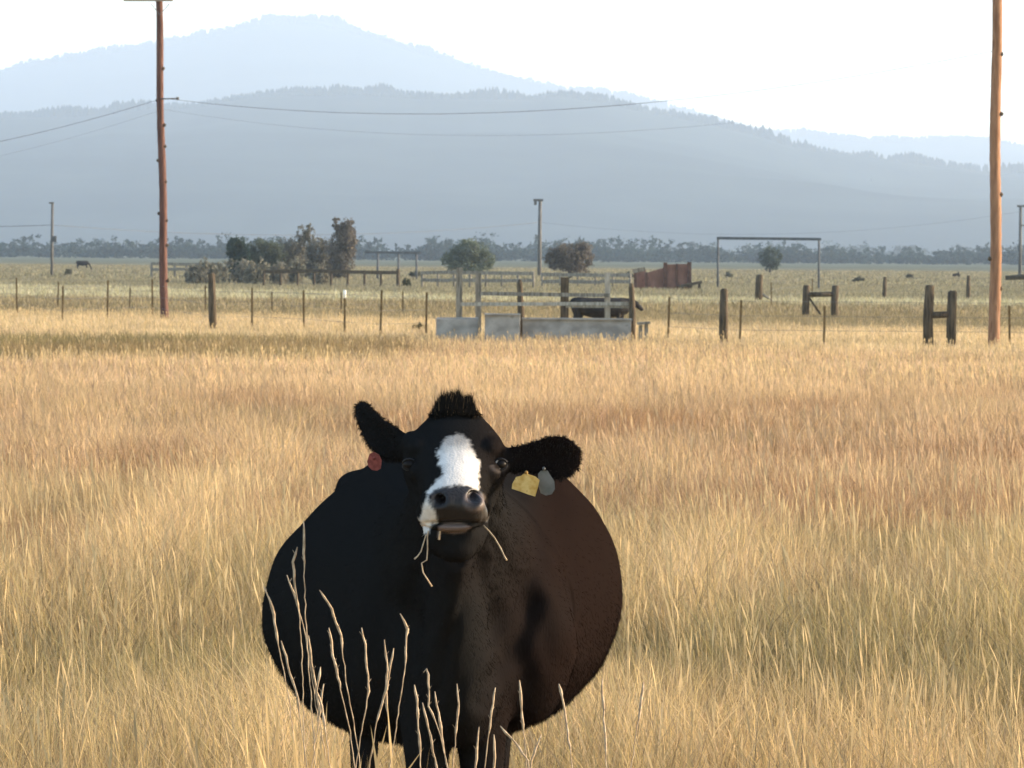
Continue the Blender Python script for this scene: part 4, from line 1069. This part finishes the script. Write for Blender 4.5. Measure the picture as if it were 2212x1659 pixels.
# ------------------------------------------------------------------ feeding pen: posts and rails, and the troughs in front of it
DP = 97.0
def z_at(x, y, D): return Q(x, y, D).z
b = gp(1180, DP); pen = empty('feeding_pen', b, 'weathered post and rail feeding pen behind the concrete troughs', 'rail pen')
specs = [(992, 578, 13.5, 98, M_grey_wood, 'square'), (1034, 590, 13, 98.6, M_grey_wood, 'square'), (1126, 604, 14.5, 96.2, M_dark_wood, 'round'), (1220, 599, 17.5, 98.2, M_dark_wood, 'square'), (1313, 588, 12, 96.0, M_pale_wood, 'square'), (1367, 612, 14.5, 95.6, M_dark_wood, 'round')]
for (x, yt, wd, D, m_, kd) in specs:
    p = gp(x, D); zt = z_at(x, yt, D); wm = wd * K / FPX * D
    mb = MB()
    if kd == 'square':
        mb.beam(p - Vector((0, 0, .2)), p + Vector((rnd.uniform(-.02, .02), 0, zt)), wm, wm * .8)
    else:
        mb.tube([p - Vector((0, 0, .2)), p + Vector((.0, 0, zt * .5)), p + Vector((-.03, 0, zt * .93)), p + Vector((-.03, 0, zt))], [wm * .5, wm * .52, wm * .42, wm * .25], 9, .05)
    po = mb.build('post', m_, pen, kd == 'round')
    if x == 1367: po['label'] = 'dark round corner post at the right end'
def prail(x0, y0, x1, y1, D, ht, m_):
    mb = MB(); mb.beam(Q(x0, y0, D), Q(x1, y1, D), .05, ht); mb.build('rail', m_, pen)
prail(1030, 634, 1318, 638, 95.8, .085, M_grey_wood)
prail(995, 657, 1372, 656, 95.7, .08, M_pale_wood)
prail(1222, 662, 1366, 663, 95.75, .05, M_pale_wood)
prail(1366, 586, 1393, 581, 95.6, .09, M_grey_wood)
def trough(label, D, x0, x1, ytop, h_low, depth=.85, mat=M_concrete, tilt=0):
    a = gp(x0, D); c = gp(x1, D); zt = z_at((x0 + x1) / 2, ytop, D); wd = (c - a).x
    root = empty('feed_trough', a.lerp(c, .5), label, 'trough')
    cx = (a.x + c.x) / 2; t = .07
    mb = MB()
    mb.box((cx, D, zt / 2), (wd, t, zt), jit=.006); mb.box((cx, D + depth, zt / 2 + .01), (wd, t, zt + .02), jit=.006)
    mb.box((a.x + t / 2 + .002, D + depth / 2, zt / 2 - .01), (t, depth - t - .01, zt - .02)); mb.box((c.x - t / 2 - .002, D + depth / 2, zt / 2 - .01), (t, depth - t - .01, zt - .02))
    mb.box((cx, D + depth / 2, .12), (wd - 2 * t - .02, depth - t - .02, .08))
    mb.build('tub', mat, root)
    if h_low:
        mb = MB(); mb.box((cx, D - .05, zt + .012), (wd + .03, .11, .035)); mb.build('rim', mat, root)
trough('grey concrete trough at the left end of the row', 94.6, 943, 1033, 689, False)
trough('taller grey concrete trough standing second from the left', 94.4, 1048, 1124, 680, True)
trough('long grey trough with a pale rim in front of the calf', 94.8, 1130, 1364, 690, True, 1.0)
mb = MB(); a = Q(1376, 699, 94.5); c = Q(1404, 697, 94.5); mb.beam(a, c, .25, .06); mb.beam(Vector((a.x + .08, 94.5, 0)), Vector((a.x + .08, 94.5, a.z - .035)), .08, .08); mb.beam(Vector((c.x - .08, 94.5, 0)), Vector((c.x - .08, 94.5, c.z - .035)), .08, .08)
tag(mb.build('plank_bench', M_grey_wood, None, origin=gp(1390, 94.5)), 'small low plank stand at the right end of the trough row', 'plank stand')

# rusty chute
DC = 250
b = gp(1440, DC); ch = empty('loading_chute', b, 'rust-brown sheet and timber loading chute in the middle distance', 'loading chute')
def panel(name, q, D, mat, th=.08, lab=None):
    ps = [Q(x, y, D) for x, y in q]; v = [p for p in ps] + [p + Vector((0, th, 0)) for p in ps]; k = len(ps)
    mb = MB(); mb.add(v, [tuple(range(k)), tuple(range(2 * k - 1, k - 1, -1))] + [(i, (i + 1) % k, (i + 1) % k + k, i + k) for i in range(k)])
    o = mb.build(name, mat, ch)
    if lab: o['label'] = lab
panel('side_panel', [(1434, 571), (1490, 570), (1490, 626), (1434, 632)], DC, M_rust_panel)
panel('side_panel', [(1395, 590), (1434, 578), (1434, 632), (1398, 630)], DC + .1, M_rust_panel)
panel('side_panel', [(1371, 586), (1395, 582), (1397, 628), (1374, 632)], DC + .6, M_rust_panel)
panel('end_panel', [(1434, 570), (1440, 569), (1442, 632), (1434, 634)], DC + 1.5, M_rust_panel)
for (x, y0, y1, ww) in ((1437, 567, 636, .22), (1489, 566, 634, .24), (1396, 588, 636, .14), (1462, 569, 634, .08), (1372, 584, 640, .16)):
    mb = MB(); mb.beam(Q(x, y1, DC - .1), Q(x, y0, DC - .1), ww, .16); mb.build('post', noisy('chute_post', (.07, .034, .024), (.12, .06, .042), 4, bump=0), ch)
mb = MB(); mb.beam(Q(1468, 619, DC - .6), Q(1516, 609, DC - .6), .9, .16); mb.beam(Q(1475, 618, DC - .2), Q(1472, 638, DC - .2), .12, .12); mb.beam(Q(1511, 612, DC - .2), Q(1510, 640, DC - .2), .16, .16); mb.beam(Q(1494, 614, DC - .2), Q(1490, 640, DC - .2), .1, .1)
mb.build('ramp', M_dark_wood, ch)
# log at the right edge
b = gp(2175, 240); lg = empty('log_rail', b, 'dark horizontal log on a post at the right edge, mid distance', 'log rail')
mb = MB(); mb.tube([Q(2172, 600, 240), Q(2212, 598, 240), Q(2330, 597, 240)], [.13, .15, .14], 8, .08); mb.build('rail', M_dark_wood, lg, True)
mb = MB(); p = gp(2218, 240.3); mb.tube([p, p + Vector((0, 0, .95))], .14, 8); mb.build('post', M_dark_wood, lg, True)

# ------------------------------------------------------------------ other cattle (side view, head to the right)
def side_cow(label, x, D, L_, zback, head_up, mat, yaw=0.0, voxel=.022, grazing=False):
    """L_ body length without the head, zback height of the back"""
    k = zback / 1.32; s = L_ / 1.5
    mb = MB()
    X_ = lambda a: a * s
    secs = [(-.78, 1.12, .08, .12), (-.70, 1.10, .18, .22), (-.52, 1.05, .27, .29), (-.25, .99, .31, .33), (.05, .97, .33, .35), (.32, .99, .30, .33), (.55, 1.01, .25, .31), (.70, 1.03, .17, .24), (.78, 1.05, .08, .12)]
    loft(mb, [ring((X_(a), 0, z * k), (0, 1, 0), (0, 0, 1), ry * k, rz * k, 20) for a, z, ry, rz in secs])
    if grazing: hp_ = [(.60, 1.08), (.85, .88), (1.02, .55), (1.10, .35)]
    else: hp_ = [(.56, 1.10), (.70, 1.13), (.84, 1.16), (.88, 1.17)]
    limb(mb, [(X_(a), 0, z * k) for a, z in hp_], [(.15 * k, .24 * k), (.12 * k, .19 * k), (.09 * k, .13 * k), (.08 * k, .11 * k)])
    hx, hz = X_(hp_[-1][0]), hp_[-1][1] * k
    dv = (0.06, -.30) if grazing else (.27, -.24)
    limb(mb, [(hx - dv[0] * .2 * k, 0, hz - dv[1] * .2 * k), (hx + dv[0] * .25 * k, 0, hz + dv[1] * .25 * k), (hx + dv[0] * .65 * k, 0, hz + dv[1] * .65 * k), (hx + dv[0] * k, 0, hz + dv[1] * k), (hx + dv[0] * 1.12 * k, 0, hz + dv[1] * 1.12 * k)], [(.07 * k, .09 * k), (.11 * k, .12 * k), (.08 * k, .09 * k), (.065 * k, .07 * k), (.03 * k, .03 * k)])
    for sg in (-1, 1): limb(mb, [(hx, .06 * sg * k, hz + .04 * k), (hx - .04 * k, .17 * sg * k, hz + .05 * k), (hx - .06 * k, .25 * sg * k, hz + .01)], [(.03 * k, .02 * k), (.045 * k, .02 * k), (.02 * k, .015 * k)])
    for sg in (-1, 1):
        o = .06 * sg
        limb(mb, [(X_(.52 + o), .13 * sg * k, .95 * k), (X_(.52 + o), .14 * sg * k, .65 * k), (X_(.53 + o), .14 * sg * k, .38 * k), (X_(.52 + o), .14 * sg * k, .15 * k), (X_(.53 + o), .14 * sg * k, 0)], [(.11 * k, .09 * k), (.07 * k, .06 * k), (.05 * k, .045 * k), (.035 * k, .035 * k), (.055 * k, .05 * k)])
        limb(mb, [(X_(-.58 + o), .13 * sg * k, 1.0 * k), (X_(-.56 + o), .15 * sg * k, .72 * k), (X_(-.66 + o), .14 * sg * k, .46 * k), (X_(-.62 + o), .14 * sg * k, .2 * k), (X_(-.60 + o), .14 * sg * k, 0)], [(.17 * k, .12 * k), (.11 * k, .08 * k), (.055 * k, .045 * k), (.037 * k, .035 * k), (.055 * k, .05 * k)])
    limb(mb, [(X_(-.77), 0, 1.2 * k), (X_(-.84), 0, 1.0 * k), (X_(-.83), 0, .6 * k), (X_(-.83), 0, .42 * k)], [.03 * k, .02 * k, .018 * k, .035 * k])
    me = fuse(mb, voxel, 4)
    me.polygons.foreach_set('use_smooth', [True] * len(me.polygons))
    root = empty('cow', gp(x, D), label, 'cow'); root.rotation_euler = (0, 0, yaw)
    me.materials.append(mat); o = bpy.data.objects.new('body', me); COL.objects.link(o); o.parent = root
    return root
M_blackcoat = noisy('black_coat', (.010, .009, .009), (.024, .020, .017), 7, rough=.75, bump=.1)
side_cow('black calf standing behind the feeding pen, head to the right', 1297, 104, 1.42, .98, True, M_blackcoat, R(6), .016)
side_cow('tiny black cow grazing far off in the left pasture', 178, 450, 1.25, 1.05, False, M_blackcoat, R(8), .035, True)

#%%THE%%

# ------------------------------------------------------------------ haze
hz_m = bpy.data.materials.new('haze_air'); hz_m.use_nodes = True
hn = hz_m.node_tree
for nn in list(hn.nodes):
    if nn.type == 'BSDF_PRINCIPLED': hn.nodes.remove(nn)
pv = hn.nodes.new('ShaderNodeVolumePrincipled')
pv.inputs['Color'].default_value = (*HAZE_COLOR, 1)
pv.inputs['Density'].default_value = HAZE_DENSITY
pv.inputs['Anisotropy'].default_value = 0.2
hn.links.new(pv.outputs[0], hn.nodes['Material Output'].inputs['Volume'])
hb = MB(); hb.box((0, 7450, 357), (11000, 15200, 720))
ho = hb.build('haze', hz_m)
tag(ho, 'pale smoky haze lying over the valley', kind='stuff')
